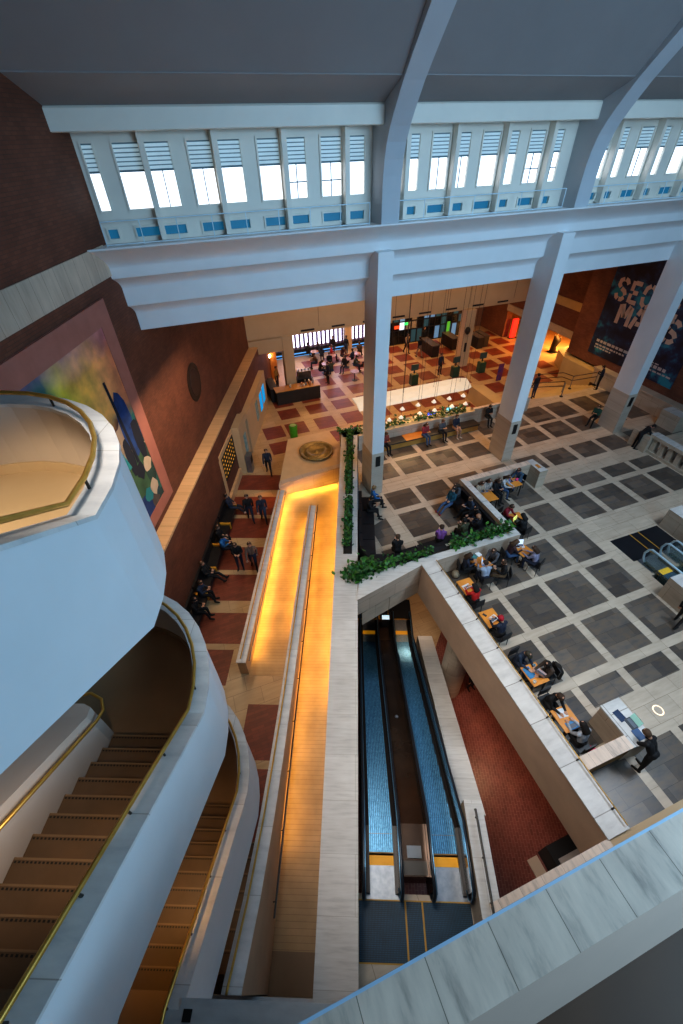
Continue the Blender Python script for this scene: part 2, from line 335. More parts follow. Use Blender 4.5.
for bi, (x0, x1, panes, fins) in enumerate(BAYS):
    w = MB(); m = cream
    xs = [x0] + [a for p in panes for a in p] + [x1]
    for k in range(0, len(xs), 2): w.box(xs[k], xs[k+1], YW, YW+.18, 11.62, 14.2, m)
    for a, b in panes:
        for z0, z1 in ((11.62, 11.78), (12.01, 12.46), (13.92, 14.2)): w.box(a, b, YW, YW+.18, z0, z1, m)
        for z0, z1 in ((12.46, 13.92), (11.78, 12.01)):       # raised pane surrounds
            t_ = .05
            w.box(a-t_, a, YW-.04, YW, z0-t_, z1+t_, m); w.box(b, b+t_, YW-.04, YW, z0-t_, z1+t_, m)
            w.box(a, b, YW-.04, YW, z0-t_, z0, m); w.box(a, b, YW-.04, YW, z1, z1+t_, m)
    root = struct(w, 'window_%d' % (bi+1))
    for fx in fins:
        MB().box(fx-.075, fx+.075, 15.98, YW, 11.7, 14.16, cream).build('fin', root)
    for k, (a, b) in enumerate(panes):
        g = MB().box(a, b, YW+.06, YW+.08, 12.46, 13.92, daylight)
        if k % 4 in (2, 3): g.box((a+b)/2-.012, (a+b)/2+.012, YW+.03, YW+.06, 12.46, 13.31, blindgap); 
        if k in (6, 7): g.box(a, b, YW+.03, YW+.06, 12.85, 12.88, blindgap)
        g.build('pane', root)
        bl = MB()
        for j in range(6): bl.box(a, b, YW+.01, YW+.05, 13.345+j*.095, 13.345+j*.095+.068, blindlight)
        bl.box(a, b, YW+.035, YW+.055, 13.31, 13.92, blindgap); bl.box(a, b, YW, YW+.055, 13.295, 13.33, blindgap)
        bl.build('blind', root)
        MB().box(a, b, YW+.06, YW+.08, 11.78, 12.01, ventblue).build('vent_pane', root)
    gr = MB(); ya = 15.78; a, b = (max(x0, -1.55)+.12, x1-.28)
    for z in (11.70, 12.26): gr.tube([(a, ya, z), (b, ya, z)], .016, paleblue, 6)
    n = max(2, int((b-a)/.98))
    for k in range(n+1):
        x = a+(b-a)*k/n; gr.tube([(x, ya, 11.62), (x, ya, 12.26)], .014, paleblue, 6)
    tag(gr.build('guard_rail'), ['thin pale guard rail under the leftmost clerestory window row', 'thin pale guard rail under the middle clerestory window row', 'thin pale guard rail under the right clerestory window row, past the second curved rib', 'thin pale guard rail at the far right end of the clerestory ledge'][bi], 'railing')

# ------------------------------------------------------------------ columns
for i, (x, lab) in enumerate(((7.06, 'tall white square column at the planter corner, leftmost of the front row'), (15.0, 'tall white square column, middle of the front row, behind the walled study corner'), (23.0, 'tall white square column in front of the dark banner, rightmost of the front row'))):
    c = thing('column', lab, 'column', (x+.3, 16.0, 0))
    MB().box(x, x+.60, 15.58, 16.75, 2.45, 10.85, white).build('shaft', c)
    MB().box(x-.015, x+.615, 15.56, 16.77, 0, 2.45, stone_mat('column_stone_%d' % i, (.60, .52, .43), (.55, .46, .37), (.45, .36, .28), (XX, ZZ), 2, 1.23, .004)).build('stone_cladding', c, label='beige stone cladding round the column foot')
    g = MB(); g.box(x+.19, x+.42, 15.53, 15.56, 1.72, 2.28, darkmetal)
    for k in range(6): g.box(x+.21, x+.40, 15.52, 15.53, 1.77+k*.08, 1.80+k*.08, black)
    g.build('grille', c, label='small dark grille on the column foot')
c = thing('column', 'square tan column near the glass entrance doors', 'column', (21.5, 30.0, EZ))
MB().box(21.05, 21.9, 29.5, 30.2, EZ, 3.5, warmwhite).build('shaft', c)
MB().box(21.3, 21.45, 29.42, 29.5, .3, 1.0, black).build('grille', c)
MB().ball((21.3, 29.4, 2.0), .22, darkmetal, 8, .3).build('loudspeaker', c)
c = thing('column', 'round stone column on the lower floor beside the escalator wall', 'column', (7.35, 7.1, LZ))
MB().lathe([(.52, 0), (.52, 4.2)], (7.35, 7.1, LZ), travU, 28).build('shaft', c)

# ------------------------------------------------------------------ void edges, planters
w = MB()
w.prism([(6.68, .17), (7.28, .17), (7.28, 9.6), (6.68, 9.6)], -.8, 1.06, M('tan_plaster', (.56, .40, .29), (.48, .34, .25), 1.4, .6)); w.prism([(6.64, .14), (7.3, .14), (7.3, 9.66), (6.64, 9.6)], 1.06, 1.11, marbleY)
struct(w, 'wall_void_right')
w = MB(); w.prism([(3.3, -.3), (6.68, -.3), (6.68, .17), (3.3, .17)], -.8, 1.06, travX, marbleX); w.prism([(6.68, -.3), (13, -.3), (13, .14), (6.68, .14)], -.8, 1.0, warmwhite); struct(w, 'wall_void_near')
w = MB()
pl2 = [(3.62, 8.93), (6.66, 9.58), (11.4, 9.6), (11.4, 10.42), (7.2, 10.2), (4.25, 10.2)]
w.prism(pl2, [.08]*2+[.0]*4, 1.05, travX, whiteslab); struct(w, 'planter_wall')
w = MB(); w.sbox(-1.6, 22.05, -.85, .07, LZ, 1.0, travU, whiteslab); w.sbox(-.6, -.12, -3.3, -.85, -.8, .78, travU, marbleU); w.box(7.15, 8.2, 19.75, 20.5, EZ, 1.0, travX, whiteslab)
struct(w, 'wall_escalator_left')
w = MB()
w.prism([(11.08, 10.4), (11.4, 10.4), (11.4, 13.58), (11.08, 13.9)], 0, 1.05, travY, marbleY); w.prism([(11.08, 13.9), (11.4, 13.58), (15.15, 13.62), (15.15, 13.96)], 0, 1.05, travX, marbleX)
w.prism([(15.12, 12.9), (15.6, 12.9), (15.5, 13.98), (15.12, 13.98)], 0, 1.05, travY, marbleY); w.box(15.26, 15.42, 13.2, 13.5, 1.05, 1.065, orangewood)
struct(w, 'wall_study_corner')
# escalator right side wall (sloping) and its level end
w = MB(); w.sbox(3.35, 11.35, 2.95, 3.62, LZ, [-.25, -4.0], travU, whiteslab); w.sbox(.9, 3.38, 2.80, 3.26, -.8, 1.0, travU, whiteslab); struct(w, 'wall_escalator_right')
hr = MB(); hr.tube([SK(u, 3.03, z) for u, z in ((1.2, 1.1), (1.2, 1.17), (3.15, 1.17), (3.15, 1.1))], .028, darkmetal); 
for u in (1.4, 2.2, 3.0): hr.tube([SK(u, 3.03, 1.0), SK(u, 3.03, 1.17)], .018, darkmetal)
tag(hr.build('handrail'), 'short dark handrail on the stone wall right of the escalators', 'handrail')
hr = thing('handrail', 'brass handrail along the study parapet over the escalator void', 'handrail', (7.22, 5, 1.1))
MB().tube([(7.25, .2, 1.2), (7.25, 9.5, 1.2)], .019, M('brass_dull', (.50, .33, .12), (.4, .26, .09), 5, .45, .6)).build('rail', hr)
for k in range(8): MB().tube([(7.20, .6+k*1.2, 1.1), (7.20, .6+k*1.2, 1.16), (7.27, .6+k*1.2, 1.2)], .02, darkmetal).build('bracket', hr)
# plants: many leaves per plant
def leaves(mb, pts, n, spread, size, mats, h=.35):
    for _ in range(n):
        a, b = random.choice(pts); t = random.random()
        c = Vector(a).lerp(Vector(b), t) + Vector((random.gauss(0, spread), random.gauss(0, spread), abs(random.gauss(0, h*.5))+.03))
        d = Vector((random.uniform(-1, 1), random.uniform(-1, 1), random.uniform(-.2, .9))).normalized()
        sd = d.cross(Vector((random.uniform(-1, 1), random.uniform(-1, 1), 1))).normalized(); L = size*random.uniform(.7, 1.4)
        nrm = d.cross(sd)
        mb.add([c, c+d*L*.35+sd*L*.33, c+d*L*.75+sd*L*.26+nrm*L*.05, c+d*L, c+d*L*.75-sd*L*.26+nrm*L*.05, c+d*L*.35-sd*L*.33], [(0, 1, 2, 3), (0, 3, 4, 5)], random.choice(mats))
lf2 = M('leaf_bright', (.075, .26, .035), (.03, .12, .02), 9, .45)
def plant(a, b, label, n=260, spread=.085, size=.135, group=None, mats=None):
    r = thing('leafy_plant', label, 'plant', ((a[0]+b[0])/2, (a[1]+b[1])/2, 1.0), 0, group)
    m = MB(); leaves(m, [(a, b)], n, spread, size, mats or [leafm, leafm, lf2]); m.build('foliage', r)
    m = MB(); L = (Vector(b)-Vector(a)).length
    for k in range(max(3, int(L*4))):
        p = Vector(a).lerp(Vector(b), (k+.5)/max(3, int(L*4))); m.tube([p-Vector((0, 0, .02)), p+Vector((random.uniform(-.1, .1), random.uniform(-.1, .1), .25))], .008, soil, 5)
    m.build('stem', r)
w = MB()
for u0, u1 in ((12.0, 15.6), (15.9, 21.4)): w.sbox(u0, u1, -.52, -.16, 1.0, 1.012, soil)
w.box(3.95, 11.2, 9.92, 10.12, 1.05, 1.06, soil)
struct(w, 'planter_soil')
def sp(u): return (*SK(u, -.36), )[:2] + (1.0,)
plant(sp(12.3), sp(15.45), 'dense leafy plant row in the long planter beside the ramp, nearest half of that side', 380)
plant(sp(15.95), sp(18.3), 'leafy plant row in the long planter beside the ramp, level with the first column', 300)
plant(sp(18.5), sp(21.3), 'leafy plant row in the long planter beside the ramp, next to the bronze dish', 320)
plant((6.95, 20.2, 1), (8.3, 20.05, 1), 'short leafy plant at the far end of the long planter, behind the first column', 130)
plant((3.75, 10.0, 1.0), (4.7, 10.25, 1.0), 'big leafy plant at the bend of the planter above the escalators', 420, .20, .17)
plant((4.75, 10.0, 1.06), (7.3, 10.0, 1.06), 'leafy plant row on the planter wall just left of the black gap', 300, .10)
plant((8.25, 10.0, 1.06), (11.1, 10.05, 1.06), 'leafy plant row on the planter wall beside the study tables', 420, .12, .17)
w = MB(); w.box(7.45, 8.1, 10.0, 10.25, 1.05, 1.07, black); tag(w.build('floor_box'), 'small black recess in the planter top between two plant rows', 'recess')

# ================================================================== RAMP
rp = thing('ramp', 'warm lit folded stone ramp between the red floor and the pale wall', 'ramp', SK(9, -2.5, EZ))
f = MB()
f.sbox(7.7, 16.4, -3.98, -2.38, EZ-.1, [EZ+.012, -.62], rampfloor); f.sbox(.6, 16.4, -2.06, -.84, EZ-.1, [-.72, -.60], rampfloor)
f.prism([SK(16.4, -3.98)[:2], SK(16.4, -.84)[:2], SK(18.85, -.84)[:2], SK(17.75, -3.98)[:2]], EZ-.1, [-.62, -.60, -.58, -.60], rampfloor)
f.sbox(-.2, .6, -2.9, -.84, EZ-.1, -.718, landm)
f.build('ramp_floor', rp)
w = MB(); w.prism([SK(7.75, -4.27)[:2], SK(7.75, -3.96)[:2], SK(17.6, -3.8)[:2], SK(17.6, -4.12)[:2]], EZ, -.14, warmwhite); w.prism([SK(7.72, -4.29)[:2], SK(7.72, -3.94)[:2], SK(17.6, -3.78)[:2], SK(17.6, -4.14)[:2]], -.14, -.10, marbleU)
w.build('outer_wall', rp)
cw = [(16.1, .10), (9.0, .60), (6.0, .85), (4.3, 1.1), (2.8, 1.42), (1.2, 2.0), (0, 2.68), (-.1, 2.72)]
w = MB(); w.band([SK(u, -2.33)[:2] for u, z in cw], [SK(u, -2.0)[:2] for u, z in cw], [EZ]*8, [z-.04 for u, z in cw], M('tan_plaster_ramp', (.60, .42, .28), (.52, .36, .24), 1.4, .6)); w.build('centre_wall', rp)
w = MB(); w.band([SK(u, -2.36)[:2] for u, z in cw], [SK(u, -2.0)[:2] for u, z in cw], [z-.04 for u, z in cw], [z for u, z in cw], marbleU); w.build('centre_coping', rp, label='pale veined stone coping')
w = MB(); w.tube([SK(u, -2.24, z+.12) for u, z in cw], .024, brass); w.build('handrail', rp, True, label='brass handrail along the centre wall')
w = MB(); w.tube([SK(1.1, -1.92, .12), SK(16.2, -1.92, .05)], .024, darkmetal)
for k in range(11): w.tube([SK(1.4+k*1.42, -2.0, .03), SK(1.4+k*1.42, -1.92, .10)], .016, darkmetal, 5)
w.build('handrail', rp, label='dark handrail over the inner lane')
w = MB(); w.tube([SK(7.8, -4.12, .04), SK(17.5, -3.98, .04)], .024, brass); w.build('handrail', rp, label='brass handrail on the outer wall')
w = MB(); w.tube([SK(7.9, -3.88, -.30), SK(17.6, -3.72, -.22)], .022, steel); w.build('handrail', rp, label='pale handrail inside the outer wall')
pf = MB(); plat = [(2.84, 18.15), (4.45, 22.4), (7.1, 22.4), (7.2, 20.32), (6.46, 18.5)]
pf.prism(plat, EZ, 0, travX, M('platform_stone', (.62, .45, .26), (.56, .40, .23), 2.5, .45)); pf.prism([(2.80, 18.1), (6.46, 18.42), (6.5, 18.75), (2.95, 18.45)], -.25, .02, travX)
tag(pf.build('plinth'), 'angular beige stone plinth at the head of the ramp, under the bronze dish', 'plinth')
d = MB(); d.lathe([(.55, .0), (.98, .10), (1.0, .2), (.92, .22), (.80, .12), (.74, .06), (.70, .10), (.62, .16), (.52, .18), (.40, .10), (.2, .06), (.12, .12), (.05, .16), (.001, .17)], (5.62, 20.3, .0), bronze, 40)
tag(d.build('dish', None, True), 'big round bronze dish on the stone plinth at the head of the ramp', 'dish')

# ================================================================== STAIR TOWER
UC, AO, VC, BO = 2.84, 2.42, -4.6, 2.19
def outline(off, n=18):
    pts = [(-1.2, VC+BO-off), (-.23, VC+BO-off), (1.3, VC+BO-off), (UC, VC+BO-off)]
    pts += [(UC+(AO-off)*math.sin(PI*k/n), VC+(BO-off)*math.cos(PI*k/n)) for k in range(1, n)]
    return pts + [(UC, VC-BO+off), (1.3, VC-BO+off), (-.23, VC-BO+off), (-1.2, VC-BO+off)]
def crest(zc, off=0):
    return [zc+.6*3.08, zc+.6*3.08, zc+.6*1.55, zc] + [zc]*17 + [zc, zc-.6*1.55, zc-.6*3.08, zc-.6*3.08]
stepmesh = None
def make_step():
    m = MB(); m.box(-.30, 0, -.7, .7, -.32, 0, stepm)
    m.box(-.018, .004, -.7, .7, -.03, .004, M('nosing_edge', (.27, .175, .095), None, 3, .5))
    for k in range(30): m.box(-.052, -.030, -.69+k*.0465, -.666+k*.0465, 0, .004, dark)
    return m.mesh('step')
STEP = make_step()
def place_step(parent, u, v, z, rz):
    o = bpy.data.objects.new('step', STEP); COL.objects.link(o); o.parent = parent
    o.matrix_parent_inverse = WORLD[parent.name].inverted(); o.location = SK(u, v, z); o.rotation_euler = (0, 0, rz); return o
labs = ['topmost white curved staircase landing at the left edge, with pale lit floor', 'middle white curved staircase, with brown treads and landing in full view', 'lowest white curved staircase, its treads glowing orange beside the ramp']
for k, zc in enumerate((11.43, 7.24, 3.15)):
    zl = zc-1.1
    st = thing('staircase', labs[k], 'staircase', SK(3, -4.6, zl))
    O, I = outline(0), outline(.10); cr = crest(zc)
    o3, i3 = [SK(*p)[:2] for p in O], [SK(*p)[:2] for p in I]
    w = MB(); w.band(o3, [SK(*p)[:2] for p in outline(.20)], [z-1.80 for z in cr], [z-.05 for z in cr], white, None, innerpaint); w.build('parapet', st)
    w = MB(); w.band([SK(*p)[:2] for p in outline(-.025)], [SK(*p)[:2] for p in outline(.245)], [z-.05 for z in cr], cr, marbleU); w.build('coping', st, label='pale veined stone coping')
    rail = outline(.185); pts = [Vector(SK(*p, cr[i]+.13)) for i, p in enumerate(rail)]
    h = MB().tube(pts, .028, brass, 8).build('handrail', st, True, label='brass handrail on short brackets')
    for p in [pts[i] for i in (1, 2, 4, 7, 10, 13, 16, 19, 21)] + [pts[i].lerp(pts[i+1], t) for i, t in ((0, .5), (1, .5), (2, .5))]:
        MB().tube([p-Vector((0, 0, .14)), p-Vector((0, 0, .01))], .016, darkmetal, 6).build('bracket', h)
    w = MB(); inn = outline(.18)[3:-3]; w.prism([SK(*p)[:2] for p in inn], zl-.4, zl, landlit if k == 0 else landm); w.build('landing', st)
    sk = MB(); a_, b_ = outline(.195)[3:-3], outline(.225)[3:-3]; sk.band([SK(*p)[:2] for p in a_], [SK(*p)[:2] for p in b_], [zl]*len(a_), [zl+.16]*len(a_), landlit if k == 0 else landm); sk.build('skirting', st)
    for j in range(1, 13): place_step(st, UC-.265*(j-1), -3.42, zl+.16*j, PH).scale = (1, 1.1, 1)
    for j in range(1, 13): place_step(st, UC-.265*j, -5.6, zl-.16*j, PH+PI)
    w = MB()
    w.prism([SK(u, v)[:2] for u, v in ((UC, -2.78), (UC, -4.2), (-.23, -4.2), (-.23, -2.78))], [zl-.5, zl-.5, zl+1.4, zl+1.4], [zl-.1, zl-.1, zl+1.75, zl+1.75], white)
    w.prism([SK(u, v)[:2] for u, v in ((UC, -6.4), (UC, -4.9), (-.23, -4.9), (-.23, -6.4))], [zl-.6, zl-.6, zl-2.55, zl-2.55], [zl-.35, zl-.35, zl-2.25, zl-2.25], white)
    w.prism([SK(u, v)[:2] for u, v in ((-.08, -2.5), (-.08, -4.9), (-3.0, -4.9), (-3.0, -2.5))], zl+1.5, zl+1.926, landm, landm)
    w.build('soffit', st)
    d_ = MB(); ea = [(-.3, -4.2), (UC-.1, -4.2), (UC+.10, -4.28), (UC+.16, -4.42)]; eb = [(-.3, -4.9), (UC-.1, -4.9), (UC+.10, -4.82), (UC+.16, -4.68)]
    zt = [zl+3.0, zl+1.12, zl+1.02, zl+1.0]
    d_.band([SK(*p)[:2] for p in ea], [SK(*p)[:2] for p in eb], [zl-2.0, zl-.3, zl-.3, zl-.3], zt, innerpaint); d_.prism([SK(*ea[3])[:2], SK(*eb[3])[:2], SK(UC, -4.7)[:2]], zl-.3, zl+1.0, innerpaint)
    d_.build('divider_wall', st)
    MB().tube([SK(-.3, -4.12, zl+2.8), SK(UC-.1, -4.12, zl+.95), SK(UC+.12, -4.14, zl+.86), SK(UC+.3, -4.25, zl+.86), SK(UC+.38, -4.45, zl+.9), SK(UC+.3, -4.7, zl+.92)], .026, brass).build('handrail', st, True, label='brass handrail on the divider wall')
# short flight from the red floor, beside the ramp
st = thing('staircase', 'short dark flight of steps between the ramp wall and the lowest white staircase', 'staircase', SK(1.5, -3.3, EZ))
for j in range(1, 8):
    o = place_step(st, 2.72-.36*(j-1), -3.2, EZ+.143*j, PH); o.scale = (1.25, 1.12, 1)
# galleries
w = MB(); w.prism([(-9, 0), (-1.0, -.0), (9, 0), (9, -.43), (-9, -.43)], 9.02, 9.1, marbleX)
w.box(-9, 9, -.06, -.0, 7.4, 9.02, white); w.box(-9, 9, -.022, .0, 9.10, 9.106, M('coping_edge_highlight', (.45, .62, .78), None, 2, .4)); w.box(-9, 9, -.40, -.06, 7.4, 9.02, innerpaint)  # thin pale blue strip paints the highlight along the coping edge
w.extrude(None, [(-9, -.36, 9.06), (-9, -.74, 8.0), (-9, -.36, 8.0)], [(9, -.36, 9.06), (9, -.74, 8.0), (9, -.36, 8.0)], M('grey_inner_wall', (.66, .49, .39), (.60, .45, .36), 1))
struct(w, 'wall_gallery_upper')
struct(MB().box(-2.4, 9, -7, -.40, 7.4, 8.0, M('gallery_floor', (.10, .046, .02), (.075, .035, .016), 1.2, .5)), 'floor_gallery_upper')
w = MB()
pa = [SK(-.02, -2.86), SK(-.02, -.29), (9, -.02)]; pb = [SK(-.45, -2.86), SK(-.45, -.29), (9, -.42)]
w.prism([SK(-.12, -2.42)[:2], SK(-.12, -.30)[:2], SK(-.5, -.30)[:2], SK(-.5, -2.42)[:2]], 4.92, 5.0, marbleU); w.prism([SK(-.14, -2.4)[:2], SK(-.14, -.30)[:2], SK(-.46, -.30)[:2], SK(-.46, -2.4)[:2]], 3.4, 4.92, white)
w.box(-.42, 9, -.42, -.01, 4.92, 5.0, marbleX); w.box(-.42, 9, -.40, -.03, 3.4, 4.92, white)
struct(w, 'wall_gallery_lower')
struct(MB().box(-.4, 9, -7, -.40, 3.4, 4.0, landm), 'floor_gallery_lower')
b_ = MB(); b_.sbox(-.34, -.22, -2.36, -2.24, 5.0, 5.012, darkmetal); tag(b_.build('floor_light'), 'small square grey light fitting set in the pale coping at the bottom edge', 'light')

# ================================================================== ESCALATORS
def escalator(label, origin, rot, sign_v0, step_w, rail_l, rail_r, L0, rise, nsteps, loc_fn):
    pass
escm = M('escalator_step', (.07, .20, .34), (.03, .09, .16), 14, .32, .6)
escl = M('escalator_step_lit', (.16, .42, .66), (.06, .20, .34), 16, .3, .6)
yellow = E('safety_yellow_glow', (.95, .42, .01), .18, (.85, .40, .02))  # slight glow of its own added so the comb strips look brighter
deck = M('escalator_deck', (.10, .062, .042), (.06, .038, .028), 1.5, .22, .6)
rubber = M('handrail_rubber', (.02, .025, .035), None, 3, .3)
glassm = M('balustrade_panel', (.05, .055, .065), (.03, .035, .04), 1, .15, .3)
lip = M('handrail_guide', (.20, .42, .62), None, 4, .3, .8)
mat_m = brick_mat('ribbed_blue_mat', (.006, .060, .115), (.008, .072, .135), (.002, .022, .045), (UU, VV), .035, .035, .006, .5, 0, 3)
matdark = brick_mat('ribbed_dark_mat', (.012, .014, .02), (.014, .016, .022), (.004, .005, .008), None, .035, .035, .006, .5, 0, 3)
U0, U1 = 2.36, 12.05            # comb to comb
def ez(u):                      # step line
    a = (U1-U0-5*math.sqrt(3)*.98)/2
    if u <= U0+a: return 0.0
    if u >= U1-a: return LZ
    return LZ*(u-U0-a)/(U1-U0-2*a)
def esc_step():
    m = MB(); m.box(-.21, .21, -.31, .31, -.30, 0, escm)
    for k in range(12): m.box(-.20, .20, -.30+k*.0525, -.275+k*.0525, 0, .012, escl)
    m.box(-.21, -.18, -.31, .31, 0.0, .014, M('step_line', (.35, .18, .04), None, 3, .5))
    return m.mesh('step')
ESTEP = esc_step()
def escal(label, va, vb, rl, rr):
    e = thing('escalator', label, 'escalator', SK(7.2, (va+vb)/2, -2.5)); vm = (va+vb)/2
    n = 24
    for k in range(n):
        u = U0+.25+k*(U1-U0-.5)/(n-1)
        o = bpy.data.objects.new('step', ESTEP); COL.objects.link(o); o.parent = e; o.matrix_parent_inverse = WORLD[e.name].inverted()
        o.location = SK(u, vm, ez(u)); o.rotation_euler = (0, 0, PH)
    for u, z in ((U0, GZ), (U1, LZ)):
        s = -1 if u == U0 else 1
        c = MB(); c.sbox(min(u, u+s*.2), max(u, u+s*.2), va, vb, z-.05, z+.018, yellow); c.build('comb_plate', e, label='yellow comb strip')
        c = MB(); c.sbox(min(u+s*.14, u+s*.86), max(u+s*.14, u+s*.86), va-.12, vb+.12, z-.05, z+.012, steel); c.build('floor_plate', e)
    us = [U0-.75, U0-.3] + [U0+(U1-U0)*k/16 for k in range(17)] + [U1+.3, U1+.75]
    for v in (rl, rr):
        s = 1 if v == rl else -1
        g = MB(); w0, w1 = v-.035, v+.035
        A = [SK(u, w0)[:2] for u in us]; B = [SK(u, w1)[:2] for u in us]; zz = [ez(min(max(u, U0), U1)) for u in us]
        g.band(A, B, [z-.35 for z in zz], [z+.82 for z in zz], glassm); g.build('balustrade', e)
        inn = [(SK(u, v+s*.035)[:2], SK(u, (va if s > 0 else vb))[:2]) for u in us]
        g = MB(); g.band([p[0] for p in inn] if s > 0 else [p[1] for p in inn], [p[1] for p in inn] if s > 0 else [p[0] for p in inn], [z-.35 for z in zz], [z+.16 for z in zz], M('escalator_skirt', (.025, .02, .018), None, 3, .4)); g.build('skirt', e)
        path = [SK(us[0]+.1, v, zz[0]+.15), SK(us[0]-.10, v, zz[0]+.28), SK(us[0]-.16, v, zz[0]+.52), SK(us[0]-.08, v, zz[0]+.78)] + [SK(u, v, z+.88) for u, z in zip(us, zz)] + [SK(us[-1]+.08, v, zz[-1]+.78), SK(us[-1]+.16, v, zz[-1]+.5), SK(us[-1]+.05, v, zz[-1]+.2)]
        g = MB(); g.tube(path, .040, rubber, 8); g.tube([Vector(p)+Vector((SU, -CU, 0))*(.038*s)+Vector((0, 0, .008)) for p in path], .014, lip, 6); g.build('handrail', e, True)
    return e
escal('left escalator of the central pair, next to the broad pale wall', .36, .98, .20, 1.10)
escal('right escalator of the central pair, nearer the red paved lower floor', 2.00, 2.62, 1.84, 2.74)
dk = thing('escalator_deck', 'dark sloping deck panel between the two central escalators', 'deck panel', SK(7, 1.47, -2.5))
w = MB(); us = [1.9, U0+.2] + [U0+(U1-U0)*k/16 for k in range(1, 16)] + [U1-.1, U1+.6]
w.band([SK(u, 1.14)[:2] for u in us], [SK(u, 1.80)[:2] for u in us], [ez(u)-.5 for u in us], [ez(u)+.42 for u in us], deck); w.build('panel', dk)
w = MB(); w.sbox(2.25, 2.5, 1.3, 1.66, .42, .46, M('plate_grey', (.22, .25, .28), None, 3, .4)); w.sbox(1.93, 2.2, 1.16, 1.78, .42, .43, darkmetal); w.build('service_plate', dk)
w = MB(); w.sbox(U1+.2, U1+.45, 1.3, 1.66, LZ+.3, LZ+1.0, steel, screenpale); w.build('notice', dk)
MB().ball(SK(6.6, 1.47, ez(6.6)+.42), .07, steel, 8).build('lamp_dome', dk)
def mat_thing(label, poly_fn, z, stripes, m):
    t = thing('floor_mat', label, 'mat', (*poly_fn[0][:2], z))
    MB().prism([p[:2] for p in poly_fn], z, z+.012, m).build('mat', t)
    for s in stripes: MB().prism([p[:2] for p in s], z+.012, z+.016, M('mat_stripe', (.55, .30, .03), None, 3, .5)).build('stripe', t)
def sr(u0, u1, v0, v1): return [SK(u0, v0), SK(u1, v0), SK(u1, v1), SK(u0, v1)]
mat_thing('dark blue ribbed mat with yellow lines at the top of the central escalators', sr(.44, 1.50, .09, 2.78), GZ, [sr(.44, 1.5, 1.19, 1.23), sr(.44, 1.5, 1.60, 1.64), sr(.42, .445, .09, 2.78), sr(1.485, 1.51, .09, 2.78)], mat_m)
mat_thing('dark mat with yellow lines at the foot of the central escalators', sr(12.95, 14.2, .1, 2.9), LZ, [sr(12.95, 14.2, 1.19, 1.23), sr(12.95, 14.2, 1.68, 1.72), sr(12.93, 12.97, .1, 2.9)], matdark)
# second pair, right edge of the picture: runs down towards -Y
def rc(x0, x1, y0, y1): return [(x0, y0), (x1, y0), (x1, y1), (x0, y1)]
mat_thing('black mat with two yellow lines at the head of the right hand escalators', rc(15.72, 18.5, 7.25, 8.55), GZ, [rc(16.85, 16.89, 7.25, 8.55), rc(17.33, 17.37, 7.25, 8.55)], matdark)
glass_clear = M('balustrade_glass_clear', (.25, .42, .45), (.2, .36, .4), 1, .1)
glass_clear.node_tree.nodes['Principled BSDF'].inputs['Alpha'].default_value = .22
def escal2(label, xa, xb):
    e = thing('escalator', label, 'escalator', ((xa+xb)/2, 5, 0)); xm = (xa+xb)/2; w_ = (xb-xa)
    def z_(y): return 0 if y > 5.6 else LZ*(5.6-y)/8.66
    for k in range(14):
        y = 6.1-k*.4; o = bpy.data.objects.new('step', ESTEP); COL.objects.link(o); o.parent = e; o.matrix_parent_inverse = WORLD[e.name].inverted(); o.location = (xm, y, z_(y)); o.rotation_euler = (0, 0, -PI/2); o.scale = (1, w_*.72/.62, 1)
    MB().box(xm-w_*.36, xm+w_*.36, 6.25, 6.5, -.05, .016, E('safety_yellow_bright_glow', (.95, .62, .02), .25)).build('comb_plate', e); MB().box(xa-.05, xb+.05, 6.5, 7.25, -.05, .012, steel).build('floor_plate', e)  # comb strip is made to glow a little, no lamp in it
    ys = [7.0, 6.6, 6.2, 5.6, 4.5, 3, 1.5, .3]
    for x in (xa, xb):
        s = 1 if x == xa else -1
        g = MB(); g.band([(x-.03, y) for y in ys], [(x+.03, y) for y in ys], [z_(y)-.35 for y in ys], [z_(y)+.82 for y in ys], glass_clear); g.build('balustrade', e)
        g = MB(); q0, q1 = sorted((x+s*.03, xm-s*w_*.36)); g.band([(q0, y) for y in ys], [(q1, y) for y in ys], [z_(y)-.35 for y in ys], [z_(y)+.12 for y in ys], deck); g.build('skirt', e)
        path = [(x, 7.0, .15), (x, 7.12, .28), (x, 7.18, .52), (x, 7.1, .78)] + [(x, y, z_(y)+.88) for y in ys]
        MB().tube(path, .045, M('handrail_pale', (.46, .62, .70), (.38, .52, .6), 3, .3, .1), 8).build('handrail', e, True)
escal2('nearer escalator of the right hand pair, beside the blank paving', 15.95, 16.9)
escal2('farther escalator of the right hand pair, beside the far stone wall end', 17.35, 18.3)
w = MB(); w.box(18.55, 19.3, -3, 8.5, -.8, 1.05, travY, marbleY); struct(w, 'wall_stairwell_far')
w = MB(); w.box(15.15, 15.72, -3, 5.6, -.8, 1.05, travY, marbleY); struct(w, 'wall_stairwell_near')

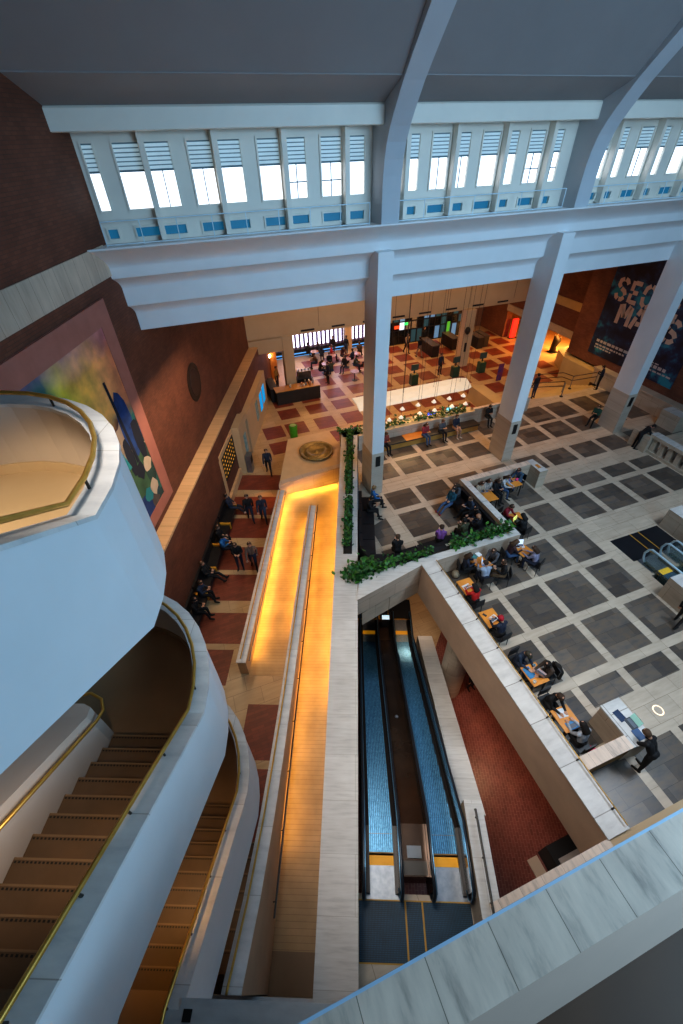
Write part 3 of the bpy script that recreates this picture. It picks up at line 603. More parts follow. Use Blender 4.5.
# ================================================================== TAPESTRY, BANNER, WALL THINGS
def tapestry():
    t = thing('tapestry', 'large colourful woven picture in a pink stone frame on the brick wall', 'tapestry', SK(10, -7.4, 4))
    fr = MB(); pink = M('pink_stone', (.42, .17, .13), (.36, .14, .105), 2, .6)
    u0, u1, z0, z1, b = 5.6, 13.2, 3.34, 10.55, .62
    for a, c, d, e in ((u0, u1, z1-b, z1), (u0, u1, z0, z0+b*.8), (u1-b, u1, z0+b*.8, z1-b), (u0, u0+b, z0+b*.8, z1-b)): fr.sbox(a, c, -7.43, -7.36, d, e, pink)
    fr.build('frame', t)
    m, tr, bs = nt('woven_colours')
    p = pos_node(tr, (1, 1, 1), (UU, ZZ)); sep = tr.nodes.new('ShaderNodeSeparateXYZ')
    nz = noise(tr, p, .55, 4); 
    vm = tr.nodes.new('ShaderNodeVectorMath'); vm.operation = 'MULTIPLY_ADD'; tr.links.new(nz.outputs['Color'], vm.inputs[0]); vm.inputs[1].default_value = (1.8, 1.8, 0); tr.links.new(p, vm.inputs[2])
    tr.links.new(vm.outputs[0], sep.inputs[0])
    def mr(sock, a, c):
        n = tr.nodes.new('ShaderNodeMapRange'); n.inputs[1].default_value = a; n.inputs[2].default_value = c; tr.links.new(sock, n.inputs[0]); return n.outputs[0]
    su = mr(sep.outputs[0], 7.5, 13.6); szz = mr(sep.outputs[1], 4.5, 11.2)
    sky = ramp(tr, su, [(.0, (.012, .09, .10)), (.46, (.02, .11, .09)), (.56, (.62, .52, .05)), (.68, (.72, .40, .08)), (.84, (.78, .34, .12)), (1.0, (.5, .16, .08))])
    sky = mixc(tr, mr(sep.outputs[1], 10.3, 11.3), sky, (.27, .12, .30))
    vo = tr.nodes.new('ShaderNodeTexVoronoi'); vo.inputs['Scale'].default_value = 1.0; tr.links.new(vm.outputs[0], vo.inputs['Vector'])
    sv = tr.nodes.new('ShaderNodeSeparateColor'); tr.links.new(vo.outputs['Color'], sv.inputs[0])
    ground = ramp(tr, sv.outputs[0], [(0, (.02, .05, .02)), (.25, (.015, .04, .14)), (.45, (.02, .12, .10)), (.60, (.05, .09, .03)), (.75, (.45, .33, .22)), (.88, (.02, .02, .03)), (1, (.18, .03, .02))])
    mask = ramp(tr, szz, [(.52, (1, 1, 1)), (.60, (0, 0, 0))])
    col = mixc(tr, mask, sky, ground)
    wv = tr.nodes.new('ShaderNodeTexNoise'); wv.inputs['Scale'].default_value = 1.6; wv.inputs['Detail'].default_value = 5; tr.links.new(p, wv.inputs['Vector'])
    col = mixc(tr, 1.0, col, ramp(tr, wv.outputs[0], [(.3, (.75, .75, .8)), (.7, (1.5, 1.45, 1.4))]), 'MULTIPLY')
    tr.links.new(col, bs.inputs['Base Color']); bs.inputs['Roughness'].default_value = .9
    g = MB(); g.add([SK(u0+b, -7.375, z0+b*.8), SK(u1-b, -7.375, z0+b*.8), SK(u1-b, -7.375, z1-b), SK(u0+b, -7.375, z1-b)], [(0, 3, 2, 1)], m); g.build('woven_panel', t)
    bl = MB(); dk1, bl1, tl = M('woven_dark', (.012, .016, .03), None, 3, .9), M('woven_blue', (.015, .06, .22), (.01, .03, .10), 3, .9), M('woven_teal', (.02, .22, .24), None, 3, .9); cr1 = M('woven_cream', (.55, .42, .30), None, 3, .9)
    def blob(u, z, a, c, mt, n=11, d=0):
        pts = [SK(u+a*math.cos(2*PI*k/n)*random.uniform(.75, 1.1), -7.368+d, z+c*math.sin(2*PI*k/n)*random.uniform(.75, 1.1)) for k in range(n)]; bl.add(pts, [tuple(range(n-1, -1, -1))], mt)
    # upright strokes with ragged tops, plain abstract shapes
    blob(11.95, 7.2, .45, 1.2, bl1); blob(12.3, 6.4, .3, .9, dk1, d=.002); blob(11.4, 6.2, .25, .8, dk1, d=.003); blob(12.2, 5.4, .35, .3, cr1, d=.004); blob(11.7, 5.5, .3, .35, dk1, d=.004); blob(12.1, 4.5, .3, .35, cr1, d=.005); blob(11.6, 4.5, .3, .3, tl, d=.005)
    for (ub, zb, ut, zt) in ((11.75, 5.8, 11.6, 8.7), (11.2, 5.9, 10.7, 7.6)):
        bl.add([SK(ub-.09, -7.362, zb), SK(ub+.09, -7.362, zb), SK(ut+.06, -7.362, zt), SK(ut-.06, -7.362, zt)], [(0, 3, 2, 1)], dk1 if ut > 11 else tl)
    bl.build('woven_shapes', t)
tapestry()
rd = thing('roundel', 'dark round medallion on the brown brick wall', 'roundel', SK(18.4, -7.43, 5.6))
for r0, d0, m in ((.86, .0, M('roundel_dark', (.02, .013, .010), None, 3, .5)), (.62, .012, M('roundel_face', (.035, .018, .018), (.012, .010, .010), 2.2, .45))):
    g = MB(); n = 32; c = [SK(18.4+r0*math.cos(2*PI*k/n), -7.42+d0, 5.58+r0*math.sin(2*PI*k/n)) for k in range(n)]; c2 = [SK(18.4+r0*.93*math.cos(2*PI*k/n), -7.40+d0*2, 5.58+r0*.93*math.sin(2*PI*k/n)) for k in range(n)]
    g.add(c+c2, [(i, n+i, n+(i+1) % n, (i+1) % n) for i in range(n)] + [tuple(range(2*n-1, n-1, -1))], m); g.build('rim' if r0 > .8 else 'face', rd)

# banner with stencilled words, on the plane X = 27.6
bn = thing('banner', 'huge dark blue banner with stencilled SECRET MAPS lettering on the brick wall', 'banner', (27.55, 19.8, 1.6))
m, t, b = nt('banner_print')
p = pos_node(t, (1, 1, 1), (YY, ZZ)); n1 = noise(t, p, .75, 4, .6); n2 = noise(t, p, 1.4, 3)
c1 = ramp(t, n1.outputs[0], [(.40, (.008, .010, .024)), (.52, (.012, .03, .08)), (.58, (.015, .11, .20)), (.63, (.02, .27, .36))])
t.links.new(c1, b.inputs['Base Color']); b.inputs['Roughness'].default_value = .5
g = MB(); g.add([(27.56, 23.17, 1.62), (27.56, 16.36, 1.62), (27.56, 16.36, 8.4), (27.56, 23.17, 8.4)], [(0, 3, 2, 1)], m); g.add([(27.6, 23.17, 1.62), (27.56, 23.17, 1.62), (27.56, 23.17, 8.4), (27.6, 23.17, 8.4)], [(0, 1, 2, 3)], m); g.build('cloth', bn)
letc = M('letter_pale', (.72, .54, .40), (.62, .46, .36), 2, .7)
# stroke lists in a unit box, with stencil breaks
LET = {'S': [[(.88, .78), (.72, .93), (.5, .97)], [(.40, .97), (.15, .88), (.12, .68), (.30, .57)], [(.40, .53), (.72, .44), (.88, .27)], [(.84, .17), (.66, .04), (.44, .03)], [(.34, .04), (.16, .10), (.08, .26)]],
       'E': [[(.18, 0), (.18, .42)], [(.18, .55), (.18, 1)], [(.30, .94), (.85, .94)], [(.32, .5), (.74, .5)], [(.30, .06), (.85, .06)]],
       'C': [[(.90, .76), (.74, .93), (.55, .97)], [(.43, .97), (.18, .84), (.10, .56)], [(.10, .44), (.18, .16), (.43, .03)], [(.55, .03), (.76, .08), (.90, .25)]],
       'R': [[(.16, 0), (.16, .44)], [(.16, .56), (.16, 1)], [(.28, .94), (.62, .94), (.82, .84), (.82, .64), (.62, .52), (.30, .50)], [(.52, .42), (.86, 0)]],
       'T': [[(.02, .94), (.42, .94)], [(.58, .94), (.98, .94)], [(.5, .84), (.5, .48)], [(.5, .38), (.5, 0)]],
       'M': [[(.10, 0), (.10, .92)], [(.22, .98), (.46, .36)], [(.54, .36), (.78, .98)], [(.90, .92), (.90, 0)]],
       'A': [[(.06, 0), (.26, .58)], [(.30, .68), (.44, 1.0)], [(.56, 1.0), (.94, 0)], [(.36, .30), (.66, .30)]],
       'P': [[(.16, 0), (.16, .40)], [(.16, .52), (.16, 1)], [(.28, .94), (.64, .94), (.86, .82), (.86, .62), (.64, .48), (.30, .46)]]}
def word(txt, y0, z0, w_, h_, sp_, th):
    for i, ch in enumerate(txt):
        g = MB()
        for st_ in LET[ch]:
            P2 = [Vector((a*w_, c*h_)) for a, c in st_]
            for k in range(len(P2)-1):
                d = (P2[k+1]-P2[k]).normalized(); nn = Vector((-d.y, d.x))*th/2; a, c = P2[k]-d*(th*.18 if k else 0), P2[k+1]+d*(th*.18 if k < len(P2)-2 else 0)
                q = [a+nn, a-nn, c-nn, c+nn]; yb = y0-i*sp_
                if k: g.add([(27.5475, yb-(P2[k].x+th/2*math.cos(2*PI*j/12)), z0+P2[k].y+th/2*math.sin(2*PI*j/12)) for j in range(12)], [tuple(range(12))], letc)
                g.add([(27.548, yb-v.x, z0+v.y) for v in q], [(0, 1, 2, 3)], letc)
        g.build('letter', bn, label='pale stencil letter %s' % ch)
word('SECRET', 22.66, 5.36, .86, 1.25, .98, .25)
word('MAPS', 21.92, 4.0, 1.02, 1.26, 1.16, .28)
g = MB(); tx = M('small_print', (.55, .52, .50), None, 3, .7)
def lines(y, z, n, L, h):
    yy = y
    for k in range(n):
        l = random.uniform(.12, .3)*L; g.add([(27.55, yy, z), (27.55, yy-l, z), (27.55, yy-l, z+h), (27.55, yy, z+h)], [(0, 3, 2, 1)], tx); yy -= l+.07
lines(22.75, 2.50, 9, 1.3, .17); lines(22.75, 2.26, 9, 1.0, .11); lines(22.75, 2.08, 6, .9, .10)
g.build('small_print', bn); g = MB()
lines(18.4, 2.62, 2, 1.1, .07); lines(18.3, 2.36, 4, 1.2, .2); lines(18.3, 2.14, 5, 1.1, .10)
g.build('logo_print', bn)
# plinth under the banner and flank of the steps
w = MB(); w.box(27.0, 27.6, 14.6, 21.6, 0, 1.02, travY); w.box(26.95, 27.6, 14.5, 21.7, 1.02, 1.12, travY); w.box(26.2, 27.0, 14.2, 15.4, 0, 1.05, travY, marbleY); struct(w, 'wall_right_plinth')
w = MB(); wl = M('lit_travertine', (.56, .42, .22), (.48, .36, .19), 1.2, .5)
w.prism([(27.0, 21.6), (28.6, 21.6), (28.6, 26.0), (27.0, 24.6)], EZ, .75, wl); w.prism([(28.2, 25.5), (29.2, 25.5), (30.4, 27.6), (29.0, 27.2)], EZ, .1, wl)
struct(w, 'wall_steps_flank')
st = thing('staircase', 'short wide flight of pale steps down to the entrance level by the banner', 'staircase', (23.5, 22, EZ))
for k in range(6):
    w = MB(); y = 21.0+k*.34; w.prism([(19.6, y+.25), (24.2, y-.2), (27.0, y), (27.0, y+.36), (24.2, y+.16), (19.6, y+.61)], EZ, -.143*(k+1), wl); w.build('step', st)
w = MB(); w.prism([(18.6, 20.4), (19.5, 20.4), (19.5, 24.0), (18.6, 24.3)], EZ, 0.1, wl); struct(w, 'wall_steps_left')
def rails(label, pts, n=2):
    t = thing('handrail', label, 'handrail', pts[0])
    for h in (.95, .62)[:n]: MB().tube([Vector(p)+Vector((0, 0, h)) for p in pts], .03, darkmetal).build('rail', t)
    for p in (pts[0], pts[len(pts)//2], pts[-1]): MB().tube([Vector(p), Vector(p)+Vector((0, 0, .98))], .03, steel).build('post', t); MB().box(p[0]-.08, p[0]+.08, p[1]-.08, p[1]+.08, p[2], p[2]+.05, darkmetal).build('foot', t)
rails('double handrail across the wide steps, the farther of two, with a bend', [(24.2, 24.2, EZ), (26.3, 23.5, EZ+.1), (25.6, 21.9, -.4), (26.9, 21.1, 0)])
rails('double handrail across the wide steps, the nearer and straighter of two', [(22.0, 22.6, -.6), (24.6, 21.6, -.5), (23.5, 20.55, 0)])
bs_ = thing('balustrade', 'low stone balustrade with square openings at the right edge', 'balustrade', (23.3, 11, 0))
MB().box(23.1, 23.5, 6, 13.4, 0, .16, travY).build('base', bs_); MB().box(23.05, 23.55, 6, 13.45, .92, 1.12, travY, marbleY).build('coping', bs_)
for k in range(14): MB().box(23.15, 23.45, 13.0-k*.5, 13.25-k*.5, .16, .92, travY).build('pier', bs_)
w = MB(); w.box(22.9, 23.3, 13.3, 14.4, 0, 1.0, travY); tag(w.build('stone_block'), 'stone block ending the balustrade, beside the leaning man in black', 'block')

# left side: shop front and information box on the brick wall
sf = thing('shop_window', 'amber lit window with a dark lattice on the left brick wall', 'window', SK(18.4, -6.86, .2))
MB().sbox(17.5, 20.2, -6.86, -6.80, 1.75, 2.05, bandU).build('lintel', sf); MB().sbox(17.7, 20.0, -6.86, -6.82, .45, 1.75, E('amber_window', (1.0, .48, .06), .55, (.5, .28, .06))).build('pane', sf)
g = MB()
for k in range(8): g.sbox(17.7+k*.325-.055, 17.7+k*.325+.055, -6.82, -6.79, .45, 1.75, black)
for k in range(6): g.sbox(17.65, 20.05, -6.815, -6.785, .45+k*.26-.055, .45+k*.26+.055, black)
g.build('lattice', sf)
g = MB(); g.sbox(16.8, 20.2, -6.86, -6.70, -1, -.55, bandU); g.sbox(17.4, 17.65, -6.86, -6.80, -.5, 1.8, bandU); g.build('sill', sf)
ib = thing('information_wall', 'pale stone projecting wall with blue screens beside the red floor', 'wall panel', SK(24.5, -6.5, EZ))
g = MB(); g.sbox(20.3, 21.9, -6.86, -6.45, EZ, 2.05, warmwhite); g.sbox(22.5, 28.8, -7.2, -6.5, EZ, 1.65, warmwhite); g.sbox(21.9, 22.5, -7.2, -6.8, EZ, 1.8, dark); g.sbox(21.9, 22.5, -6.86, -6.5, 1.45, 1.8, warmwhite); g.build('wall', ib)
for u0, u1, z0, z1, m in ((20.95, 21.45, -.1, 1.15, M('poster_teal', (.05, .25, .28), (.4, .5, .5), 5, .5)), (24.9, 25.5, -.15, 1.1, MATS['poster_teal']), (26.3, 26.95, -.2, 1.0, screenblue), (27.3, 28.0, -.1, 1.05, screenblue)):
    MB().sbox(u0, u1, -6.45 if u0 < 22 else -6.5, -6.42 if u0 < 22 else -6.47, z0, z1, m).build('screen', ib, label='teal poster' if m is not screenblue else 'bright blue screen')
bx = thing('ticket_machine', 'slim grey metal box standing at the corner of the projecting stone wall', 'machine', SK(20.6, -6.25, EZ))
MB().sbox(20.35, 20.85, -6.42, -6.12, EZ, .15, steel).build('body', bx); MB().sbox(20.42, 20.78, -6.12, -6.10, -.4, .0, black).build('slot_panel', bx)
# seats along the left wall: black bench with yellow ends
bl = thing('bench', 'long black padded bench with yellow arm panels under the brick wall', 'bench', SK(13.3, -6.5, EZ))
for k in range(5):
    u0 = 9.6+k*1.45; MB().sbox(u0, u0+1.35, -6.82, -6.30, -.72, -.52, blackleather).build('seat', bl); MB().sbox(u0, u0+1.35, -6.86, -6.76, -.52, -.05, blackleather).build('backrest', bl)
    MB().sbox(u0+1.35, u0+1.45, -6.82, -6.26, -.78, -.42, M('arm_yellow', (.62, .30, .03), None, 3, .5)).build('arm', bl); MB().sbox(u0+.1, u0+.2, -6.75, -6.4, EZ, -.72, darkmetal).build('leg', bl)
gb = thing('bin', 'bright green round bin on the red tiles near the plinth', 'bin', (5.2, 24.0, EZ))
MB().lathe([(.24, 0), (.27, .9), (.24, .92), (.22, .6)], (5.2, 24.0, EZ), M('bin_green', (.10, .42, .03), (.06, .32, .02), 5, .45), 20).build('body', gb); MB().lathe([(.20, .93), (.20, .95)], (5.2, 24.0, EZ), M('bin_top', (.4, .6, .2), None, 3, .5), 20).build('lid', gb)
# cafe counter
cc = thing('cafe_counter', 'dark cafe counter loaded with cups and machines at the back left', 'counter', (7, 29.2, EZ))
MB().box(5.3, 8.6, 28.75, 29.5, EZ, 0, M('counter_dark', (.03, .024, .02), (.022, .018, .016), 3, .5)).build('front', cc); MB().box(5.25, 8.65, 28.7, 29.6, 0, .05, wood).build('top', cc); MB().box(5.0, 5.6, 29.4, 31.5, EZ, .0, black).build('side', cc)
cols = [(.7, .62, .5), (.55, .25, .1), (.15, .12, .1), (.8, .75, .68), (.5, .08, .05), (.3, .3, .32)]
for k in range(12):
    x, y = 6.3+random.random()*2.0, 28.95+random.random()*.5; c = cols[k % 6]
    m = MB(); h = random.uniform(.12, .34); m.lathe([(.06, 0), (.085, h*.6), (.06, h), (.05, h*.98)], (0, 0, 0), M('cup_%d' % (k % 6), c, None, 3, .4), 12); o = m.build('jar'); o.location = (x, y, .05)
    tag(o, 'small jar or cup on the dark cafe counter', 'jar', 'jars on the cafe counter')
cm = thing('coffee_machine', 'dark coffee machine behind the cafe counter', 'machine', (7.4, 30.4, EZ))
MB().box(7.25, 8.45, 30.0, 30.7, EZ, .1, black).build('base', cm); MB().box(7.35, 8.35, 30.1, 30.6, .1, .65, M('machine_body', (.16, .13, .11), (.08, .07, .06), 4, .35, .6)).build('body', cm)
for k in range(4): MB().lathe([(.05, 0), (.05, .14)], (7.45+k*.26, 30.35, .65), steel, 10).build('cup_stack', cm)
lm = thing('wall_lamp', 'glowing wall lamp in the orange nook at the back left', 'lamp', (5.9, 33.35, .8))
MB().ball((5.9, 33.3, .95), .14, E('lamp_glow', (1.0, .75, .5), 25), 8).build('lamp_shade', lm); MB().box(5.85, 5.95, 33.3, 33.42, .7, .85, darkmetal).build('bracket', lm)
# big window with bars, cafe zone
w = MB(); w.box(7.2, 15.8, 37.2, 37.3, -.2, 3.42, E('street_glow', (.80, .80, 1.0), 2.6, (.7, .75, .9))); w.box(7.2, 15.8, 37.2, 37.3, -1, -.45, E('street_glow_blue', (.15, .45, .9), .9, (.1, .3, .6)))
root = struct(w, 'window_5')
bars = M('bar_purple', (.10, .06, .20), (.06, .03, .12), 3, .5)
for k in range(21): MB().box(7.4+k*.40, 7.4+k*.40+.15, 37.05, 37.2, -.45, 3.42, bars).build('bar', root)
MB().box(7.2, 15.8, 37.0, 37.2, -.62, -.35, black).build('sill', root); MB().box(7.2, 15.8, 37.05, 37.2, -.9, -.8, black).build('rail', root)
# glass entrance doors
w = MB(); 
for x in [17.4+k*.62 for k in range(14)]: w.box(x-.05, x+.05, 36.1, 36.25, EZ, 2.7, black)
for z in (-.98, .25, 1.0, 1.75, 2.6): w.box(17.4, 25.5, 36.12, 36.24, z-.04, z+.05, black)
root = struct(w, 'door_1')
gl = [E('door_glass_blue', (.20, .42, .70), .4, (.1, .2, .3)), M('door_glass_dark', (.012, .016, .02), None, 2, .15), E('door_glass_pale', (.70, .82, 1.0), .9, (.5, .6, .7)), E('door_glass_teal', (.04, .12, .16), .25, (.03, .1, .14)), M('door_notice', (.45, .40, .30), (.25, .2, .16), 6, .6)]
rr_ = random.Random(3)
for k in range(13):
    for z0, z1 in ((-.94, .21), (.30, .96), (1.05, 1.71), (1.80, 2.56)):
        MB().box(17.45+k*.62, 17.97+k*.62, 36.16, 36.2, z0, z1, rr_.choice([gl[0], gl[1], gl[1], gl[1], gl[1], gl[1], gl[3], gl[3], gl[4] if z0 > .2 else gl[1], gl[2] if k % 4 == 2 else gl[1]])).build('pane', root)
sg = MB(); sg.box(19.1, 19.45, 35.95, 36.0, .75, .95, E('exit_green', (.03, .75, .15), 1.2)); tag(sg.build('exit_sign'), 'small green emergency sign over the glass doors', 'sign')
sg = MB(); sg.box(18.1, 18.6, 35.95, 36.0, .52, .78, E('sign_red', (.9, .08, .02), 1.0)); tag(sg.build('lit_sign'), 'small glowing red sign at the left of the glass doors', 'sign')
gs = MB(); gs.box(23.4, 23.7, 35.6, 35.65, -.85, .6, E('panel_green', (.12, .6, .05), .45, (.1, .4, .05))); gs.box(23.4, 23.7, 35.4, 35.9, EZ, -.85, black); tag(gs.build('banner_stand'), 'tall bright green banner stand by the glass doors', 'banner stand')
def cabinet(x0, x1, y0, y1, lab):
    t = thing('security_desk', lab, 'desk', ((x0+x1)/2, (y0+y1)/2, EZ))
    MB().box(x0, x1, y0, y1, EZ, -.05, M('cabinet_dark', (.025, .022, .022), (.018, .016, .016), 3, .35)).build('body', t); MB().box(x0-.03, x1+.03, y0-.03, y1+.03, -.05, 0, M('cabinet_top', (.10, .09, .10), None, 3, .25)).build('top', t)
    for k in range(3): MB().box(x0-.012, x0, y0+.1+k*(y1-y0)/3, y0-.05+(k+1)*(y1-y0)/3, EZ+.15, -.2, darkmetal).build('door', t)
cabinet(20.0, 20.7, 32.2, 34.4, 'black bag check desk in front of the glass doors, left one'); cabinet(22.5, 23.2, 33.0, 34.9, 'black bag check desk beside the tan column, middle one'); cabinet(24.7, 25.3, 32.3, 34.2, 'black bag check desk right of the tan column, nearer of two side by side'); cabinet(25.5, 26.0, 32.5, 34.0, 'black bag check desk right of the tan column, farther right of two side by side')
for i, (x, y) in enumerate(((16.1, 28.1), (19.8, 28.1), (22.2, 28.0))):
    t = thing('kiosk', ['green and black information kiosk, leftmost of three on the red tiles', 'green and black information kiosk in front of the tan column', 'green and black information kiosk right of the tan column'][i], 'kiosk', (x, y, EZ))
    kd = M('kiosk_green', (.03, .09, .05), (.02, .06, .035), 3, .4)
    MB().box(x-.28, x+.28, y-.22, y+.22, EZ, -.15, kd).build('body', t); MB().box(x-.05, x+.05, y+.0, y+.06, -.15, .2, black).build('stem', t); MB().prism([(x-.3, y-.05), (x+.3, y-.05), (x+.3, y+.02), (x-.3, y+.02)], .15, .62, M('kiosk_panel', (.05, .10, .09), None, 3, .3)).build('display', t)
    MB().lathe([(.16, 0), (.16, .03)], (x, y, -.15), M('kiosk_gold', (.5, .36, .1), None, 3, .4), 14).build('tray', t)
rs = thing('display_stand', 'tall glowing red display stand at the far right', 'display stand', (29.3, 33.4, EZ))
MB().box(29.05, 29.6, 33.3, 33.5, EZ, .75, E('stand_red', (.9, .03, .02), .9, (.8, .03, .02))).build('panel', rs); MB().box(28.95, 29.7, 33.2, 33.6, EZ, EZ+.06, darkmetal).build('foot', rs)
hs = thing('sculpture', 'dark bronze sculpture of an upright open form in the orange passage', 'sculpture', (30.4, 29.1, EZ))
g = MB(); g.tube([(30.4, 29.1, EZ), (30.35, 29.1, -.5), (30.5, 29.05, 0), (30.35, 29.15, .45)], [.3, .24, .34, .1], M('dark_bronze', (.05, .035, .02), None, 4, .6, .3), 10)
g.build('body', hs, True)
for dx, dy, h in ((.3, -.2, .35), (.15, .15, .6), (-.2, .1, .5), (.42, -.05, .1)): MB().tube([(30.45, 29.1, -.1), (30.45+dx*.7, 29.1+dy*.7, h*.5), (30.45+dx, 29.1+dy, h)], [.12, .09, .03], MATS['dark_bronze'], 8).build('arm', hs, True)
MB().box(30.05, 30.75, 28.8, 29.4, EZ, EZ+.08, dark).build('base', hs)
bp = MB(); bp.box(22.3, 22.75, 26.0, 26.05, -.95, .4, M('stand_blue', (.03, .04, .22), (.3, .05, .08), 4, .5)); tag(bp.build('banner_stand'), 'slim blue banner stand on the pale paving near the middle column', 'banner stand')
bp = MB(); bp.prism([(18.95, 23.5), (19.35, 23.4), (19.38, 23.46), (18.98, 23.56)], -.95, .0, M('stand_navy', (.03, .035, .08), None, 4, .5)); tag(bp.build('notice_board'), 'small dark navy notice board behind the information desk', 'notice board')
# ================================================================== INFORMATION DESK
idk = thing('information_desk', 'long beige stone information desk with planting along its front', 'desk', (12.5, 20, 0))
MB().box(8.0, 15.75, 19.55, 20.15, EZ, 1.0, travX, M('desk_top', (.62, .48, .30), (.56, .43, .27), 2, .45)).build('front', idk); MB().box(8.6, 16.3, 21.3, 21.8, EZ, .15, M('desk_inner', (.55, .40, .22), (.48, .35, .19), 2, .5)).build('counter', idk); MB().box(15.6, 20.0, 19.75, 19.95, EZ, 1.0, travX, marbleX).build('side', idk)
def plant2(a, b, lab, n): plant(a, b, lab, n, .12, .16, None, [leafd, leafd, leafm])
plant2((8.3, 19.85, 1.0), (11.2, 19.85, 1.0), 'olive leafy plant row on the information desk, left part', 260); plant2((11.6, 19.85, 1.0), (15.1, 19.85, 1.0), 'olive leafy plant row on the information desk, right part', 330)
cn = thing('canopy', 'long cream curved canopy hanging over the information desk', 'canopy', (12.5, 21, 2.3))
cp = [(19.98, 2.30), (20.1, 2.42), (20.5, 2.58), (21.1, 2.60), (21.15, 2.52), (20.5, 2.48), (20.1, 2.33)]
g = MB(); xs = [8.2, 14.9, 15.3, 15.6]; sc_ = [0, 0, .06, .22]
for k in range(3): g.extrude(None, [(xs[k], y+sc_[k]*(1 if y < 20.6 else -1), z) for y, z in cp], [(xs[k+1], y+sc_[k+1]*(1 if y < 20.6 else -1), z) for y, z in cp], E('canopy_cream_glow', (1.0, .88, .68), .36, (.50, .46, .38)))  # canopy shell glows by itself, its brightness is put into the material
g.build('shell', cn)
for x in (9.2, 11.2, 13.2, 15.0): MB().tube([(x, 20.6, 2.55), (x, 20.6, 9.2)], .008, darkmetal, 5).build('cable', cn)
lampm = E('pendant_glass', (1.0, .85, .66), .45, (.7, .65, .58))
proto = None
pl_pos = [(10.74, 19.72, 2.07), (11.74, 19.72, 2.12), (12.78, 19.72, 2.12), (13.8, 19.72, 2.12), (14.76, 19.72, 2.12), (9.97, 19.78, 1.5), (10.73, 19.78, 1.5), (11.95, 19.78, 1.5), (12.95, 19.78, 1.5), (14.13, 19.78, 1.52), (15.07, 19.78, 1.5)]
for i, (x, y, z) in enumerate(pl_pos):
    lab = 'small glass pendant lamp of the %s row over the information desk, %s from the left' % (('upper', 'lower')[i > 4], ('first', 'second', 'third', 'fourth', 'fifth', 'sixth')[i if i < 5 else i-5])
    if proto is None:
        proto = thing('pendant_lamp', lab, 'lamp', (x, y, z), 0, 'pendant lamps over the information desk')
        MB().lathe([(.02, .15), (.06, .10), (.15, -.02), (.135, -.035), (.02, -.02)], (0, 0, 0), lampm, 18).build('lamp_shade', proto, True, local=True)
        MB().tube([(0, 0, .14), (0, 0, 7.2)], .008, dark, 5).build('cord', proto, local=True); MB().ball((0, 0, -.03), .035, bulbwarm, 8).build('bulb', proto, local=True)
    else: dup(proto, (x, y, z), 0, lab)
ibn = thing('bench', 'long wooden bench along the front of the information desk', 'bench', (12.5, 19.1, 0))
MB().box(9.2, 15.7, 18.85, 19.5, .38, .46, M('bench_dark', (.05, .04, .035), (.035, .03, .026), 2, .4)).build('seat', ibn); MB().box(10.7, 12.0, 18.83, 19.5, .455, .475, orangewood).build('seat_panel', ibn, label='bright orange wood seat panel'); MB().box(9.2, 15.7, 18.95, 19.5, 0, .38, wood).build('base', ibn)
def monitor(x, y, z, rz, lab, scr, cat='monitor'):
    t = thing('monitor', lab, cat, (x, y, z), rz)
    MB().box(-.35, .35, -.02, .02, .12, .55, black).build('casing', t, local=True); MB().box(-.33, .33, -.03, -.021, .14, .53, scr).build('screen', t, local=True); MB().box(-.03, .03, -.01, .03, 0, .14, black).build('stand', t, local=True); MB().box(-.12, .12, -.08, .08, 0, .015, black).build('foot', t, local=True)
monitor(13.55, 21.0, 1.0-.85, R(10), 'bright blue monitor facing out from behind the information desk', E('monitor_blue', (.02, .08, .95), 1.6))
monitor(15.0, 21.0, .15, R(-15), 'pale blue monitor at the right end of the information desk', E('monitor_cyan', (.2, .7, .9), 1.0))
for k in range(7):
    o = MB().box(-.16, .16, -.22, .22, 0, .03+.02*(k % 3), M('paper_%d' % (k % 3), ((.75, .72, .66), (.55, .5, .42), (.25, .28, .32))[k % 3], None, 3, .6)).build('leaflet_pile'); o.location = (9.0+k*.62, 21.5, .15); o.rotation_euler = (0, 0, .3*k)
    tag(o, 'pile of leaflets on the inner counter of the information desk', 'leaflets', 'leaflet piles on the information desk')
# lower floor box
lb = thing('podium', 'black podium with a pale sloping lid on the red lower floor', 'podium', (7.7, .55, LZ))
MB().box(7.2, 8.3, .25, .8, LZ, -4.05, black).build('body', lb); MB().box(7.35, 8.35, .2, .38, -4.05, -4.0, M('podium_lid', (.5, .45, .42), None, 3, .5)).build('lid', lb); MB().box(6.7, 7.1, .2, .75, LZ, -4.95, travX).build('base', lb)

